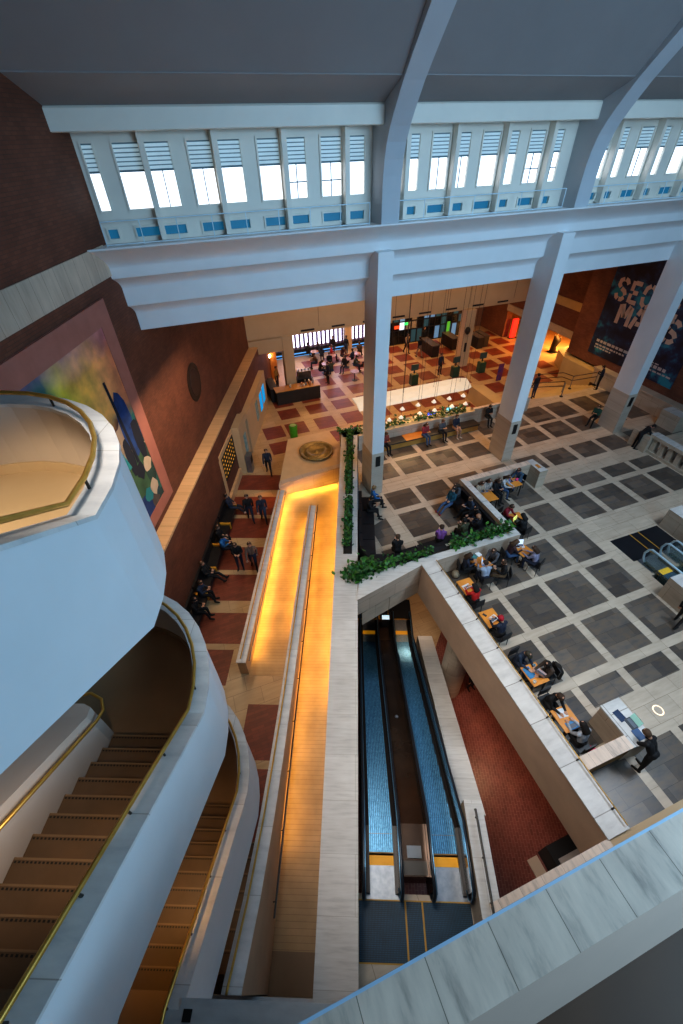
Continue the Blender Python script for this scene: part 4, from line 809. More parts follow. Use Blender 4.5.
# ================================================================== STUDY TABLES
tabm = M('table_orange', (.72, .30, .055), (.62, .25, .04), 3, .4)
tproto = None
def table(x, y, rz, label, sx=1.0):
    global tproto
    if tproto is None:
        tproto = thing('study_table', label, 'table', (x, y, 0), rz, 'orange study tables')
        MB().box(-.30, .30, -.35, .35, .70, .735, tabm).build('tabletop', tproto, local=True)
        for a in (-1, 1):
            for b in (-1, 1): MB().box(a*.26-.02, a*.26+.02, b*.31-.02, b*.31+.02, 0, .70, darkmetal).build('leg', tproto, local=True)
        return tproto
    return dup(tproto, (x, y, 0), rz, label)
cproto = None
def chair(x, y, rz, label):
    global cproto
    if cproto is None:
        cproto = thing('study_chair', label, 'chair', (x, y, 0), rz, 'dark chairs at the study tables')
        MB().box(-.21, .21, -.20, .22, .42, .46, blackleather).build('seat', cproto, local=True); MB().box(-.20, .20, -.25, -.21, .50, .82, blackleather).build('backrest', cproto, local=True)
        for a in (-1, 1):
            for b in (-1, 1): MB().tube([(a*.18, b*.18, .42), (a*.20, b*.21, 0)], .014, darkmetal, 6).build('leg', cproto, local=True)
            MB().tube([(a*.18, -.20, .42), (a*.18, -.24, .55)], .014, darkmetal, 6).build('back_post', cproto, local=True)
        return
    dup(cproto, (x, y, 0), rz, label)
def laptop(x, y, z, rz, label, body, scr, ang=105):
    t = thing('laptop', label, 'laptop', (x, y, z), rz)
    MB().box(-.16, .16, -.11, .11, 0, .016, body).build('keyboard_base', t, local=True)
    a = R(ang-90); c, s = math.cos(a), math.sin(a); L = .22
    g = MB(); P0 = (.11, .016); P1 = (.11+L*s, .016+L*c)
    g.add([(-.16, P0[0], P0[1]), (.16, P0[0], P0[1]), (.16, P1[0], P1[1]), (-.16, P1[0], P1[1])], [(0, 1, 2, 3)], scr)
    g.add([(-.16, P0[0]+.008, P0[1]), (.16, P0[0]+.008, P0[1]), (.16, P1[0]+.008, P1[1]), (-.16, P1[0]+.008, P1[1])], [(3, 2, 1, 0)], body); g.build('screen', t, local=True)
    MB().box(-.13, .13, -.03, .09, .016, .019, M('keys', (.12, .14, .18), None, 30, .5)).build('keys', t, local=True)
silver = M('laptop_silver', (.55, .58, .62), None, 4, .35); ltblue = M('laptop_blue', (.05, .22, .45), None, 4, .4); ltwhite = M('laptop_white', (.72, .74, .78), None, 4, .4); ltblack = M('laptop_black', (.03, .035, .045), None, 4, .4)
scrw = E('screen_white', (.72, .82, .95), .55); scrp = E('screen_magenta', (.75, .2, .9), .8); scrg = E('screen_green', (.35, .65, .60), .35); scry = E('screen_yellow', (.85, .9, .25), .6); scrn = E('screen_navy', (.05, .14, .3), .25)
TB = [(7.97, 8.22, 0, 'orange table by the brass rail, in front of the woman in red'), (7.95, 6.67, 0, 'orange table by the brass rail where the person in the red cap sits'), (8.0, 4.35, 0, 'orange table by the brass rail holding a blue folder, between two readers'), (7.95, 2.87, 0, 'orange table by the brass rail nearest the stone desk corner'), (9.15, 9.05, .3, 'orange table beside the planter wall at the left of the crowded group'), (11.15, 9.1, .25, 'orange table near the right end of the planter wall, with an open white laptop'), (12.2, 10.75, -.1, 'orange table just outside the walled corner, beside the red knitted jumper'), (11.95, 12.55, 0, 'empty orange table inside the walled study corner'), (13.65, 13.0, PI/2, 'orange table inside the walled corner with a glowing magenta laptop')]
for a in TB: table(*a)
laptop(7.9, 8.2, .735, PI+.1, 'white laptop on the orange table of the woman in red', ltwhite, scrw)
laptop(8.0, 6.62, .735, PI+.25, 'white laptop used by the person in the red cap', ltwhite, scrw)
laptop(8.2, 4.3, .735, PI/2+.4, 'pale pink laptop seen from behind in front of the person in the fur coat', M('laptop_pink', (.62, .52, .55), None, 4, .4), scrn)
laptop(7.95, 2.66, .735, PI, 'dark laptop with blue keyboard on the table nearest the stone desk', ltblue, scrn)
laptop(9.25, 8.95, .735, .9, 'small blue laptop on the crowded table by the planter', ltblue, scrw)
laptop(11.2, 9.25, .735, -.3, 'open white laptop at the right end of the planter wall', ltwhite, scrw)
laptop(12.05, 10.55, .735, .4, 'laptop with yellow screen outside the walled corner', ltblack, scry)
laptop(13.6, 13.2, .735, PI/2, 'laptop glowing blue and magenta in the walled corner', ltblack, E('screen_violet', (.25, .3, 1.0), 1.6))
laptop(11.95, 12.95, .735, 0, 'blue laptop on the table in the walled corner', ltblue, scrn)
def flat(name, x, y, z, rz, w_, d_, h, mat, label, cat):
    o = MB().box(-w_/2, w_/2, -d_/2, d_/2, 0, h, mat).build(name); o.location = (x, y, z); o.rotation_euler = (0, 0, rz); tag(o, label, cat); return o
flat('folder', 7.86, 4.45, .735, .1, .26, .38, .02, ltblue, 'bright blue folder on the middle table by the brass rail', 'folder')
flat('phone', 7.86, 4.62, .755, .5, .08, .15, .01, ltblack, 'black phone lying on the blue folder', 'phone')
flat('paper', 7.92, 3.04, .735, -.1, .30, .26, .02, M('paper_white', (.72, .76, .8), None, 3, .6), 'white sheets of paper on the table nearest the stone desk', 'paper')
flat('paper', 9.05, 9.45, .735, .6, .22, .28, .01, M('paper_teal', (.08, .25, .25), None, 3, .6), 'teal notebook on the crowded table by the planter', 'notebook')
flat('paper', 9.3, 9.5, .735, .2, .2, .26, .01, MATS['paper_white'], 'white page on the crowded table by the planter', 'paper')
flat('tissue_pack', 13.95, 13.1, .735, .3, .16, .12, .08, M('pink_pack', (.85, .08, .25), None, 3, .5), 'bright pink packet on the table in the walled corner', 'packet')
flat('phone', 7.8, 6.85, .735, .5, .08, .15, .012, ltblack, 'black phone on the table of the person in the red cap', 'phone')
m = MB(); m.lathe([(.035, 0), (.045, .10), (.04, .10), (.035, .02)], (0, 0, 0), M('cup_blue', (.35, .6, .75), None, 3, .4), 14); o = m.build('cup'); o.location = (8.14, 4.58, .735); tag(o, 'pale blue cup on the middle table by the brass rail', 'cup')
m = MB(); m.lathe([(.04, 0), (.05, .10), (.042, .10), (.038, .02)], (0, 0, 0), M('cup_white', (.75, .75, .72), None, 3, .4), 14); o = m.build('cup'); o.location = (7.78, 4.12, .735); tag(o, 'white cup at the near corner of the middle table by the brass rail', 'cup')
# stone desk corner
dk2 = thing('stone_desk', 'L shaped pale stone standing desk with two laptops near the brass rail', 'desk', (8.8, 2.1, 0))
MB().prism([(8.95, 1.52), (9.6, 1.45), (9.6, 2.70), (8.95, 2.70)], 0, 1.02, travY).build('end_block', dk2); MB().prism([(8.92, 1.50), (9.63, 1.43), (9.63, 2.73), (8.92, 2.73)], 1.02, 1.1, marbleY).build('desk_top', dk2)
MB().box(7.3, 8.95, 1.55, 1.82, 0, 1.02, M('desk_wood_edge', (.40, .25, .10), (.34, .2, .08), 3, .5)).build('side_wall', dk2); MB().box(7.28, 8.92, 1.50, 1.85, 1.02, 1.1, marbleX).build('side_top', dk2)
laptop(9.35, 2.02, 1.1, PI/2+PI, 'black laptop with a green lit screen on the stone desk', ltblack, scrg)
flat('tablet', 9.22, 2.3, 1.1, .1, .22, .32, .012, M('tablet_navy', (.01, .03, .09), None, 3, .25), 'dark navy tablet lying on the stone desk', 'tablet')
flat('notebook', 9.3, 1.72, 1.1, .0, .24, .3, .015, M('notebook_blue', (.02, .08, .22), None, 3, .35), 'dark blue notebook on the stone desk by the standing reader', 'notebook')
m = MB(); n = 28
for k in range(n):
    a, b = 2*PI*k/n, 2*PI*(k+1)/n; m.add([(.13*math.cos(a), .13*math.sin(a), 0), (.17*math.cos(a), .17*math.sin(a), 0), (.17*math.cos(b), .17*math.sin(b), 0), (.13*math.cos(b), .13*math.sin(b), 0)], [(0, 1, 2, 3)], E('floor_ring', (1, .85, .6), .7))
o = m.build('floor_light'); o.location = (11.28, 2.2, .006); tag(o, 'pale ring shaped light set in the stone floor near the desk', 'light')
for i, (x, y) in enumerate(((7.71, 5.27), (7.68, 4.08), (7.74, 2.9))):
    pass
# sofas
def sofa(name_lab, pts, segs):
    t = thing('sofa', name_lab, 'sofa', (*pts[0][0], 0))
    for i in range(len(pts)-1):
        (a0, a1), (b0, b1) = pts[i], pts[i+1]
        a0, a1, b0, b1 = [Vector(p) for p in (a0, a1, b0, b1)]
        for k in range(segs[i]):
            t0, t1 = (k+.02)/segs[i], (k+.98)/segs[i]
            q = [a0.lerp(b0, t0), a0.lerp(b0, t1), a1.lerp(b1, t1), a1.lerp(b1, t0)]
            MB().prism([p[:] for p in q], .12, .45, blackleather).build('seat', t)
            bq = [q[0], q[1], q[1].lerp(q[2], .22), q[0].lerp(q[3], .22)]
            MB().prism([p[:] for p in bq], .45, .85, blackleather).build('backrest', t)
    return t
s_ = lambda u, v: SK(u, v)[:2]
sofa('black curved sofa along the planter corner, below the first column', [(s_(16.35, .12), s_(16.35, .85)), (s_(13.4, .12), s_(13.4, .85)), (s_(12.55, .16), (5.45, 11.3)), ((5.0, 10.45), (5.9, 11.1)), ((6.0, 10.4), (6.2, 11.1)), ((8.4, 10.45), (8.4, 11.15))], [3, 1, 1, 1, 2])
sofa('black sofa along the low wall behind the study corner', [((8.5, 10.45), (8.5, 11.15)), ((10.4, 10.55), (10.2, 11.2)), ((11.05, 10.6), (10.3, 11.4)), ((11.05, 13.6), (10.35, 13.6))], [2, 1, 3])

# ================================================================== PEOPLE
SKIN, TOP, LEG, SHOE, EYE = range(5)
def rot2(v, a): return Vector((v[0], v[1]*math.cos(a)-v[2]*math.sin(a), v[1]*math.sin(a)+v[2]*math.cos(a)))
def figure(pose):
    """capsules (a, ra, b, rb, tag); local frame faces +y, feet at z=0"""
    C = []; V3 = Vector
    P = dict(hip=.92, lean=.03, thigh=[(.02, -.42), (.02, -.42)], shin=[(-.02, -.42), (-.02, -.42)], ua=[(.16, .02, -.27), (.16, .02, -.27)], fa=[(.02, .07, -.25), (.02, .07, -.25)], nod=.05, stretch=0)
    P.update({'stand': {}, 'walk': dict(thigh=[(.17, -.39), (-.10, -.41)], shin=[(.02, -.42), (-.20, -.37)], ua=[(.15, -.12, -.25), (.15, .13, -.24)], fa=[(.0, .04, -.25), (.0, .14, -.20)], lean=.06),
              'phone': dict(ua=[(.15, .04, -.26), (.12, .06, -.26)], fa=[(-.10, .22, .06), (-.12, .2, .08)], nod=.45),
              'lean': dict(lean=.55, thigh=[(-.05, -.42), (.02, -.42)], shin=[(-.02, -.42), (-.05, -.42)], ua=[(.10, .20, -.18), (.10, .20, -.18)], fa=[(-.06, .22, -.08), (-.06, .22, -.08)], nod=.5),
              'sit': dict(hip=.55, thigh=[(.42, -.03), (.42, -.03)], shin=[(.03, -.42), (.06, -.42)], lean=-.02, ua=[(.13, .08, -.25), (.13, .08, -.25)], fa=[(-.08, .20, -.10), (-.08, .20, -.10)], nod=.25),
              'type': dict(hip=.55, thigh=[(.42, -.03), (.42, -.03)], shin=[(-.03, -.42), (.05, -.42)], lean=.22, ua=[(.12, .16, -.20), (.12, .16, -.20)], fa=[(-.08, .24, .0), (-.08, .24, .02)], nod=.55),
              'read': dict(hip=.55, thigh=[(.41, -.02), (.42, .02)], shin=[(.05, -.42), (.12, -.40)], lean=.08, ua=[(.12, .10, -.24), (.12, .10, -.24)], fa=[(-.10, .20, .10), (-.10, .20, .10)], nod=.5),
              'sprawl': dict(hip=.50, thigh=[(.42, -.05), (.42, -.02)], shin=[(.30, -.30), (.26, -.33)], lean=-.25, ua=[(.14, .10, -.23), (.14, .08, -.24)], fa=[(-.10, .18, -.06), (-.10, .2, -.04)], nod=.3)}[pose])
    h = V3((0, 0, P['hip'])); L = P['lean']
    up = V3((0, math.sin(L), math.cos(L))); fw = V3((0, math.cos(L), -math.sin(L)))
    waist = h+up*.14; chest = h+up*.36; neck = h+up*.53; sh = h+up*.47
    for s in (-1, 1):
        C.append((h+V3((s*.055, 0, 0)), .115, h+V3((s*.04, -.01, .08)), .115, LEG)); C.append((waist+V3((s*.05, 0, 0)), .105, chest+V3((s*.07, 0, 0)), .115, TOP)); C.append((chest+V3((s*.07, 0, 0)), .115, sh+V3((s*.10, 0, -.01)), .085, TOP))
    C.append((sh, .08, neck+up*.02, .058, TOP)); C.append((neck-up*.02, .054, neck+up*.08, .050, SKIN))
    na = L+P['nod']; hu = V3((0, math.sin(na), math.cos(na))); hf = V3((0, math.cos(na), -math.sin(na)))
    hc = neck+up*.07+hu*.115+hf*.015
    C.append((hc+hu*.03-hf*.01, .095, hc-hu*.03+hf*.02, .078, SKIN)); C.append((hc-hu*.05+hf*.03, .058, hc-hu*.085+hf*.045, .040, SKIN))
    C.append((hc+hf*.085+hu*.005, .012, hc+hf*.108-hu*.028, .018, SKIN))
    for s in (-1, 1): C.append((hc+V3((s*.09, 0, 0))-hf*.01+hu*.01, .018, hc+V3((s*.088, 0, 0))-hf*.01-hu*.03, .014, SKIN)); C.append((hc+V3((s*.033, 0, 0))+hf*.086+hu*.012, .0095, hc+V3((s*.040, 0, 0))+hf*.085+hu*.012, .0095, EYE))
    C.append((hc+V3((-.02, 0, 0))+hf*.086-hu*.055, .007, hc+V3((.02, 0, 0))+hf*.086-hu*.055, .007, EYE))
    fingers = []
    for i, s in enumerate((-1, 1)):
        hp = h+V3((s*.095, 0, -.02)); th = V3((s*.015, *P['thigh'][i])); kn = hp+th; sn = V3((s*.0, *P['shin'][i])); an = kn+sn
        C.append((hp, .095, kn, .062, LEG)); C.append((kn, .062, an, .042, LEG)); fd = V3((s*.03, .17, -.03)); 
        if an.z > .12 and pose == 'sprawl': fd = V3((s*.03, .10, .10))
        C.append((an+V3((0, -.03, -.04)), .042, an+fd*.55+V3((0, 0, -.035)), .040, SHOE)); C.append((an+fd*.55+V3((0, 0, -.035)), .040, an+fd+V3((0, 0, -.012)), .032, SHOE))
        so = sh+V3((s*.175, 0, -.01)); a = P['ua'][i]; el = so+V3((s*(a[0]-.10), 0, 0))+fw*a[1]*1.0+V3((0, 0, a[2])); b = P['fa'][i]; wr = el+V3((s*b[0], 0, 0))+V3((0, b[1], b[2]))
        C.append((so, .070, el, .048, TOP)); C.append((el, .048, wr, .036, TOP))
        d = (wr-el).normalized(); side = V3((-s, 0, 0)); side = (side-d*side.dot(d)).normalized(); curl = d.cross(side)*s
        if curl.z > 0: curl = -curl
        palm = wr+d*.075; C.append((wr, .030, wr+d*.025, .032, SKIN)); C.append((wr+d*.03+side*.018, .020, palm+side*.022, .018, SKIN)); C.append((wr+d*.03-side*.018, .020, palm-side*.022, .018, SKIN))
        for k in range(4):
            o = palm+side*(.033-.022*k); ln = (.034, .040, .037, .028)[k]; m_ = o+d*ln+curl*.006; C.append((o, .0105, m_, .0098, SKIN)); C.append((m_, .0098, m_+d*ln*.6+curl*.022, .0085, SKIN))
        tb = wr+d*.025+side*.035; C.append((tb, .014, tb+d*.035+side*.026, .011, SKIN)); C.append((tb+d*.035+side*.026, .011, tb+d*.066+side*.024+curl*.01, .010, SKIN))
    return C, hc, hu, hf
def capsule(mb, a, ra, b, rb):
    d = (b-a); L = max(d.length, 1e-4); d = d/L; n = 14
    path = [a-d*ra*math.cos(t)for t in (0, .5, 1.0)] + [a] + [b+d*rb*math.sin(t) for t in (0.0, .55, 1.05, PI/2)]
    rs = [ra*.02, ra*math.sin(.5), ra*math.sin(1.0), ra, rb, rb*math.cos(.55), rb*math.cos(1.05), rb*.02]
    mb.tube(path, rs, black, n)
BODY = {}
def body_mesh(pose):
    if pose in BODY: return BODY[pose]
    C, hc, hu, hf = figure(pose); mb = MB()
    for a, ra, b, rb, t in C: capsule(mb, a, ra, b, rb)
    me = mb.mesh('body_src'); o = bpy.data.objects.new('body_src', me); COL.objects.link(o)
    r = o.modifiers.new('r', 'REMESH'); r.mode = 'VOXEL'; r.voxel_size = .0105
    s = o.modifiers.new('s', 'SMOOTH'); s.iterations = 3; s.factor = .5
    dg = bpy.context.evaluated_depsgraph_get(); dg.update()
    m2 = bpy.data.meshes.new_from_object(o.evaluated_get(dg)); bpy.data.objects.remove(o); bpy.data.meshes.remove(me)
    n = len(m2.polygons); ce = np.empty(n*3); m2.polygons.foreach_get('center', ce); ce = ce.reshape(-1, 3)
    best = np.full(n, 1e9); idx = np.zeros(n, int)
    for a, ra, b, rb, t in C:
        a, b = np.array(a), np.array(b); ab = b-a; tt = np.clip(((ce-a)@ab)/max(ab@ab, 1e-9), 0, 1)
        dd = np.linalg.norm(ce-(a+tt[:, None]*ab), axis=1)-(ra+(rb-ra)*tt) - (.001 if t == EYE else 0); k = dd < best; best[k] = dd[k]; idx[k] = t
    m2.materials.clear()
    for _ in range(5): m2.materials.append(black)
    m2.polygons.foreach_set('material_index', idx.astype(np.int32)); m2.polygons.foreach_set('use_smooth', [True]*n); m2.name = 'body_'+pose
    hm = {}
    for kind in ('short', 'long', 'cap'):
        h = MB(); N = 16
        rings = [(-.118, .02), (-.10, .055), (-.06, .088), (.0, .104), (.05, .103), (.085, .09), (.112, .055), (.12, .01)]
        vs = []
        for zz, rr in rings:
            for k in range(N):
                an = 2*PI*k/N; front = max(0, math.sin(an))
                z2 = zz; r2 = rr*1.02
                if zz < .06 and kind != 'x': 
                    z2 = max(zz, -.118+(.213)*front**.55) if front > .05 else zz
                x_, y_ = r2*math.cos(an)*.98, r2*math.sin(an)*(1.0 if an > PI else .94)-.012
                if front > .05 and z2 > zz: pass
                if kind == 'long' and zz <= -.06 and front < .2: z2 -= .14; x_ *= 1.5; y_ = y_*1.35-.02
                vs.append(hc+V_(x_)+hf*y_+hu*z2)
        M_ = len(rings); fs = [(i*N+k, i*N+(k+1) % N, (i+1)*N+(k+1) % N, (i+1)*N+k) for i in range(M_-1) for k in range(N)]+[tuple(range(N-1, -1, -1)), tuple(range((M_-1)*N, M_*N))]
        h.add(vs, fs, black)
        if kind == 'cap':
            br = [hc+V_(.085*math.cos(a))+hf*(.075+.075*math.sin(a))+hu*.055 for a in [PI*k/8 for k in range(9)]]; h.add(br+[p+hu*.014 for p in br], [tuple(range(8, -1, -1)), tuple(range(9, 18))]+[(i, i+1, 10+i, 9+i) for i in range(8)], black)
        hm[kind] = h.mesh('hair_'+kind, True)
    BODY[pose] = (m2, hm); return BODY[pose]
def V_(x): return Vector((x, 0, 0))
def cloth(c): return M('cloth_%d_%d_%d' % tuple(int(x*255) for x in c), c, tuple(x*.75 for x in c), 9, .8)
NAVY, BLK, GREY, TEAL, WHT, REDC, BRN, CRM, BLUE, DKB, OLV, JEAN = (.02, .028, .055), (.012, .012, .014), (.10, .105, .12), (.012, .085, .13), (.55, .55, .55), (.42, .02, .025), (.10, .06, .035), (.42, .33, .25), (.12, .24, .42), (.03, .05, .09), (.07, .075, .04), (.05, .10, .20)
SK1, SK2, SK3 = (.55, .31, .21), (.42, .22, .13), (.16, .075, .045)
HB, HBR, HBL = (.012, .009, .008), (.06, .032, .018), (.30, .19, .09)
npers = [0]
def person(x, y, z, ang, pose, label, top=BLK, leg=BLK, hair=None, skin=SK1, kind='short', shoe=(.02, .018, .016), group=None, scale=1.0):
    me, hm = body_mesh(pose); i = npers[0]; npers[0] += 1
    hair = hair or (HB, HBR, HB, (.10, .055, .03), HBR)[i % 5]
    p = thing('person', label, 'person', (x, y, z), ang-PI/2, group); p.scale = (scale,)*3
    b = bpy.data.objects.new('body', me); COL.objects.link(b); b.parent = p
    for k, c in enumerate((skin, top, leg, shoe, (.03, .015, .012))):
        b.material_slots[k].link = 'OBJECT'; b.material_slots[k].material = cloth(c)
    h = bpy.data.objects.new('cap' if kind == 'cap' else 'hair', hm[kind]); COL.objects.link(h); h.parent = p
    h.material_slots[0].link = 'OBJECT'; h.material_slots[0].material = cloth(hair)
    return p
E_ = EZ; A = R
# left wall bench and corridor
VS = PERP
def bench_person(u, lab, v=-6.54, **k): person(*SK(u, v)[:2], EZ-.0, VS, k.pop('pose', 'sit'), lab, **k)
bench_person(16.75, 'person in navy at the far end of the wall bench, legs stretched out', top=NAVY, leg=DKB, pose='sprawl')
bench_person(14.35, 'person in black on the wall bench leaning back behind the bright blue jacket', top=BLK)
bench_person(13.75, 'person in a bright blue jacket on the wall bench', v=-6.25, top=(.03, .20, .52), leg=NAVY, pose='read')
bench_person(12.15, 'person in black with crossed arms and legs stretched out on the wall bench', top=BLK, pose='sprawl')
bench_person(11.05, 'person in dark clothes on the wall bench reading, second from the white staircase', top=DKB, pose='read')
bench_person(10.2, 'person in black on the wall bench right next to the white staircase', top=BLK, pose='read')
person(2.77, 20.72, E_, A(-100), 'walk', 'man in dark clothes walking alone on the red floor beyond the orange light patch', top=NAVY, leg=BLK)
person(.96, 17.07, E_, A(-95), 'walk', 'person in black striding on the red corridor, left of a pair', top=BLK, leg=NAVY)
person(1.58, 16.74, E_, A(-100), 'walk', 'person in a dark coat and white shirt, right of a pair in the corridor', top=NAVY, leg=DKB)
person(-.14, 13.98, E_, A(-100), 'phone', 'person in black looking down at a phone while walking in the corridor', top=BLK, leg=NAVY)
person(.46, 13.74, E_, A(-100), 'walk', 'person in a grey brown jacket walking close to the ramp wall', top=(.16, .12, .10), leg=NAVY, hair=HBR)
# sofa corner
person(6.75, 14.6, 0, A(-10), 'sit', 'person in a bright blue top seated under the first column', top=(.03, .16, .42), leg=BLK, hair=HBL)
person(6.25, 14.0, 0, A(-30), 'read', 'person in black with a pale screen seated on the sofa under the first column', top=BLK)
person(6.35, 11.1, 0, A(70), 'read', 'person in black with a pale phone at the bend of the curved sofa', top=BLK, leg=BLK)
person(8.35, 10.95, 0, A(60), 'read', 'person with a purple scarf on the sofa behind the planter', top=(.25, .10, .38), leg=BLK)
person(9.55, 10.95, 0, A(95), 'read', 'person in black and yellow on the sofa behind the planter', top=OLV, leg=BLK)
person(10.3, 10.95, 0, A(120), 'read', 'bald person in black on the sofa corner behind the planter', top=BLK, hair=SK2, skin=SK2)
person(10.7, 11.6, 0, A(180), 'type', 'person in black with a small screen on the corner sofa, second along the low wall', top=BLK, leg=NAVY)
person(10.7, 12.2, 0, A(175), 'read', 'person in dark blue with papers on the corner sofa, third along the low wall', top=DKB, leg=BLK)
person(10.75, 13.4, 0, A(190), 'type', 'person in a patterned grey top at the far end of the low wall sofa', top=GREY, leg=BLK, kind='long')
person(10.15, 13.1, 0, A(195), 'sprawl', 'person in a teal jacket stretching legs in red shoes out from the low wall sofa', top=TEAL, leg=JEAN, shoe=(.35, .02, .03))
# information bench
person(9.35, 18.95, 0, A(-80), 'read', 'person in a reddish top on the information desk bench beside the first column', top=(.25, .06, .05), leg=BLK, skin=SK2)
person(11.95, 19.0, 0, A(-85), 'read', 'person in a red top and white sleeves reading on the information desk bench', top=(.32, .04, .05), leg=JEAN, hair=HBR, kind='long')
person(13.05, 19.0, 0, A(-85), 'read', 'person in a grey top on the information desk bench, middle of three', top=GREY, leg=BLK)
person(14.07, 19.05, 0, A(-85), 'sit', 'person in black with bare legs on the right end of the information desk bench', top=NAVY, leg=(.42, .24, .16), shoe=(.5, .48, .45))
person(16.64, 19.45, 0, A(-100), 'read', 'person in dark clothes seated right of the information desk, left one of two', top=BLK, leg=BLK)
person(17.75, 19.5, 0, A(-110), 'type', 'person in dark blue holding light blue paper beside the middle column', top=DKB, leg=BLK)
person(14.35, 20.9, -1+.0, A(-90), 'stand', 'staff member in black standing behind the information desk', top=BLK)
person(15.15, 20.95, -1, A(-120), 'stand', 'staff member in purple behind the right end of the information desk', top=(.10, .05, .22))
# study corner
chairs = []
def reader(x, y, ang, pose, label, ch=True, **k):
    person(x, y, 0, ang, pose, label, **k)
    if ch: chair(x-.02*math.cos(ang), y-.02*math.sin(ang), ang-PI/2, 'chair of the '+label.replace('person', 'reader'))
reader(14.3, 13.3, A(190), 'type', 'person in a blue jacket at the right end of the walled corner', top=(.05, .10, .15), leg=JEAN)
reader(13.1, 13.15, A(-60), 'type', 'person with fair hair in a white top at the magenta laptop', top=WHT, leg=JEAN, hair=HBR, kind='long')
reader(12.6, 13.0, A(-80), 'read', 'person in black beside the white top in the walled corner', top=BLK, kind='long')
reader(11.75, 13.12, A(-90), 'read', 'person in cream with brown hair next to the low wall corner', top=CRM, hair=HBR, kind='long')
reader(12.2, 13.15, A(-95), 'read', 'person in a pale knit second from the low wall corner', top=(.40, .36, .33), hair=HBR, kind='long')
reader(11.95, 11.3, A(-70), 'type', 'person in a dark red knitted jumper outside the low wall', top=(.24, .015, .03), leg=BLK)
reader(12.15, 10.2, A(100), 'type', 'person in black with dark hair facing the yellow laptop', top=BLK, kind='long')
# row by the planter
reader(8.5, 9.25, A(-20), 'read', 'long haired person in navy at the left end of the planter wall', top=NAVY, leg=BLK, kind='long')
reader(9.85, 9.2, A(-150), 'type', 'person in a grey jacket at the crowded table by the planter', top=GREY, leg=BLK, hair=HBR)
reader(10.6, 9.2, A(-10), 'type', 'person in a dark maroon top near the open white laptop', top=(.05, .025, .035), leg=JEAN, kind='long')
reader(11.35, 8.4, A(115), 'type', 'person in a pale lilac top bending over the open white laptop', top=(.28, .27, .38), leg=NAVY, kind='long')
reader(8.95, 8.45, A(80), 'type', 'person in a light blue shirt at the crowded table by the planter', top=(.34, .42, .55), leg=NAVY, hair=HBR)
reader(9.75, 8.35, A(150), 'read', 'person in brown trousers sitting sideways with a white magazine', top=BLK, leg=(.11, .07, .035), hair=HBR)
# along the brass rail
reader(7.95, 7.62, A(95), 'type', 'woman in a red jacket with dark hair by the brass rail', top=(.55, .02, .02), leg=BLK, kind='long')
reader(8.0, 6.08, A(95), 'type', 'person in a red cap and navy jacket by the brass rail', top=NAVY, leg=BLK, hair=(.42, .015, .03), kind='cap')
reader(7.95, 5.05, A(-85), 'type', 'person in an olive cap and dark jacket by the brass rail', top=DKB, leg=NAVY, hair=(.05, .045, .03), kind='cap')
reader(8.55, 4.3, A(175), 'type', 'person in a brown fur trimmed coat facing the pink laptop', top=(.07, .05, .038), leg=BLK)
reader(7.95, 3.55, A(-90), 'type', 'person in black facing the table nearest the stone desk', top=BLK, leg=BLK)
reader(7.98, 2.22, A(90), 'type', 'person in a pale grey top with dark hair, nearest the stone desk', top=(.42, .46, .52), leg=BLK, kind='long')
# standing
person(9.35, 1.2, 0, A(100), 'lean', 'person in black leaning over the stone desk with laptops', top=BLK, leg=BLK)
person(14.6, 4.35, 0, A(10), 'walk', 'person in black walking at the right edge beside the stone wall end', top=BLK, leg=BLK)
person(22.85, 13.85, 0, A(-35), 'lean', 'man in black leaning on the stone block beside the balustrade', top=BLK, leg=BLK, skin=(.5, .24, .17))
person(26.55, 20.5, 0, A(120), 'phone', 'person in dark blue standing at the head of the steps by the banner', top=NAVY, leg=BLK)
person(21.6, 21.15, 0, A(100), 'stand', 'person in dark clothes half hidden behind the middle column', top=BLK, leg=NAVY)
person(22.7, 16.85, 0, A(200), 'read', 'person in dark green crouched on a low seat at the foot of the right column', top=(.03, .09, .06), leg=BLK)
person(18.45, 34.0, E_, A(-80), 'walk', 'person in a tan coat walking in from the glass doors', top=(.38, .24, .13), leg=BLK)
person(19.05, 32.75, E_, A(100), 'walk', 'person in a black coat and beige trousers by the bag check desk', top=BLK, leg=(.30, .22, .15))
person(18.9, 28.95, E_, A(-80), 'stand', 'person in dark clothes standing between two kiosks', top=NAVY, leg=BLK)
person(20.6, 34.9, E_, A(-80), 'stand', 'guard in black standing at the far end of the left bag check desk', top=BLK, leg=BLK)
person(8.3, 6.75, LZ, A(-90), 'stand', 'person in black on the red lower floor half under the study floor', top=BLK, leg=BLK)
person(6.0, 31.7, E_, A(-40), 'stand', 'person in yellow brown in the orange nook at the back left', top=(.40, .20, .04), leg=BLK)
person(7.2, 31.6, E_, A(-90), 'stand', 'barista in black behind the cafe counter', top=BLK, leg=BLK)
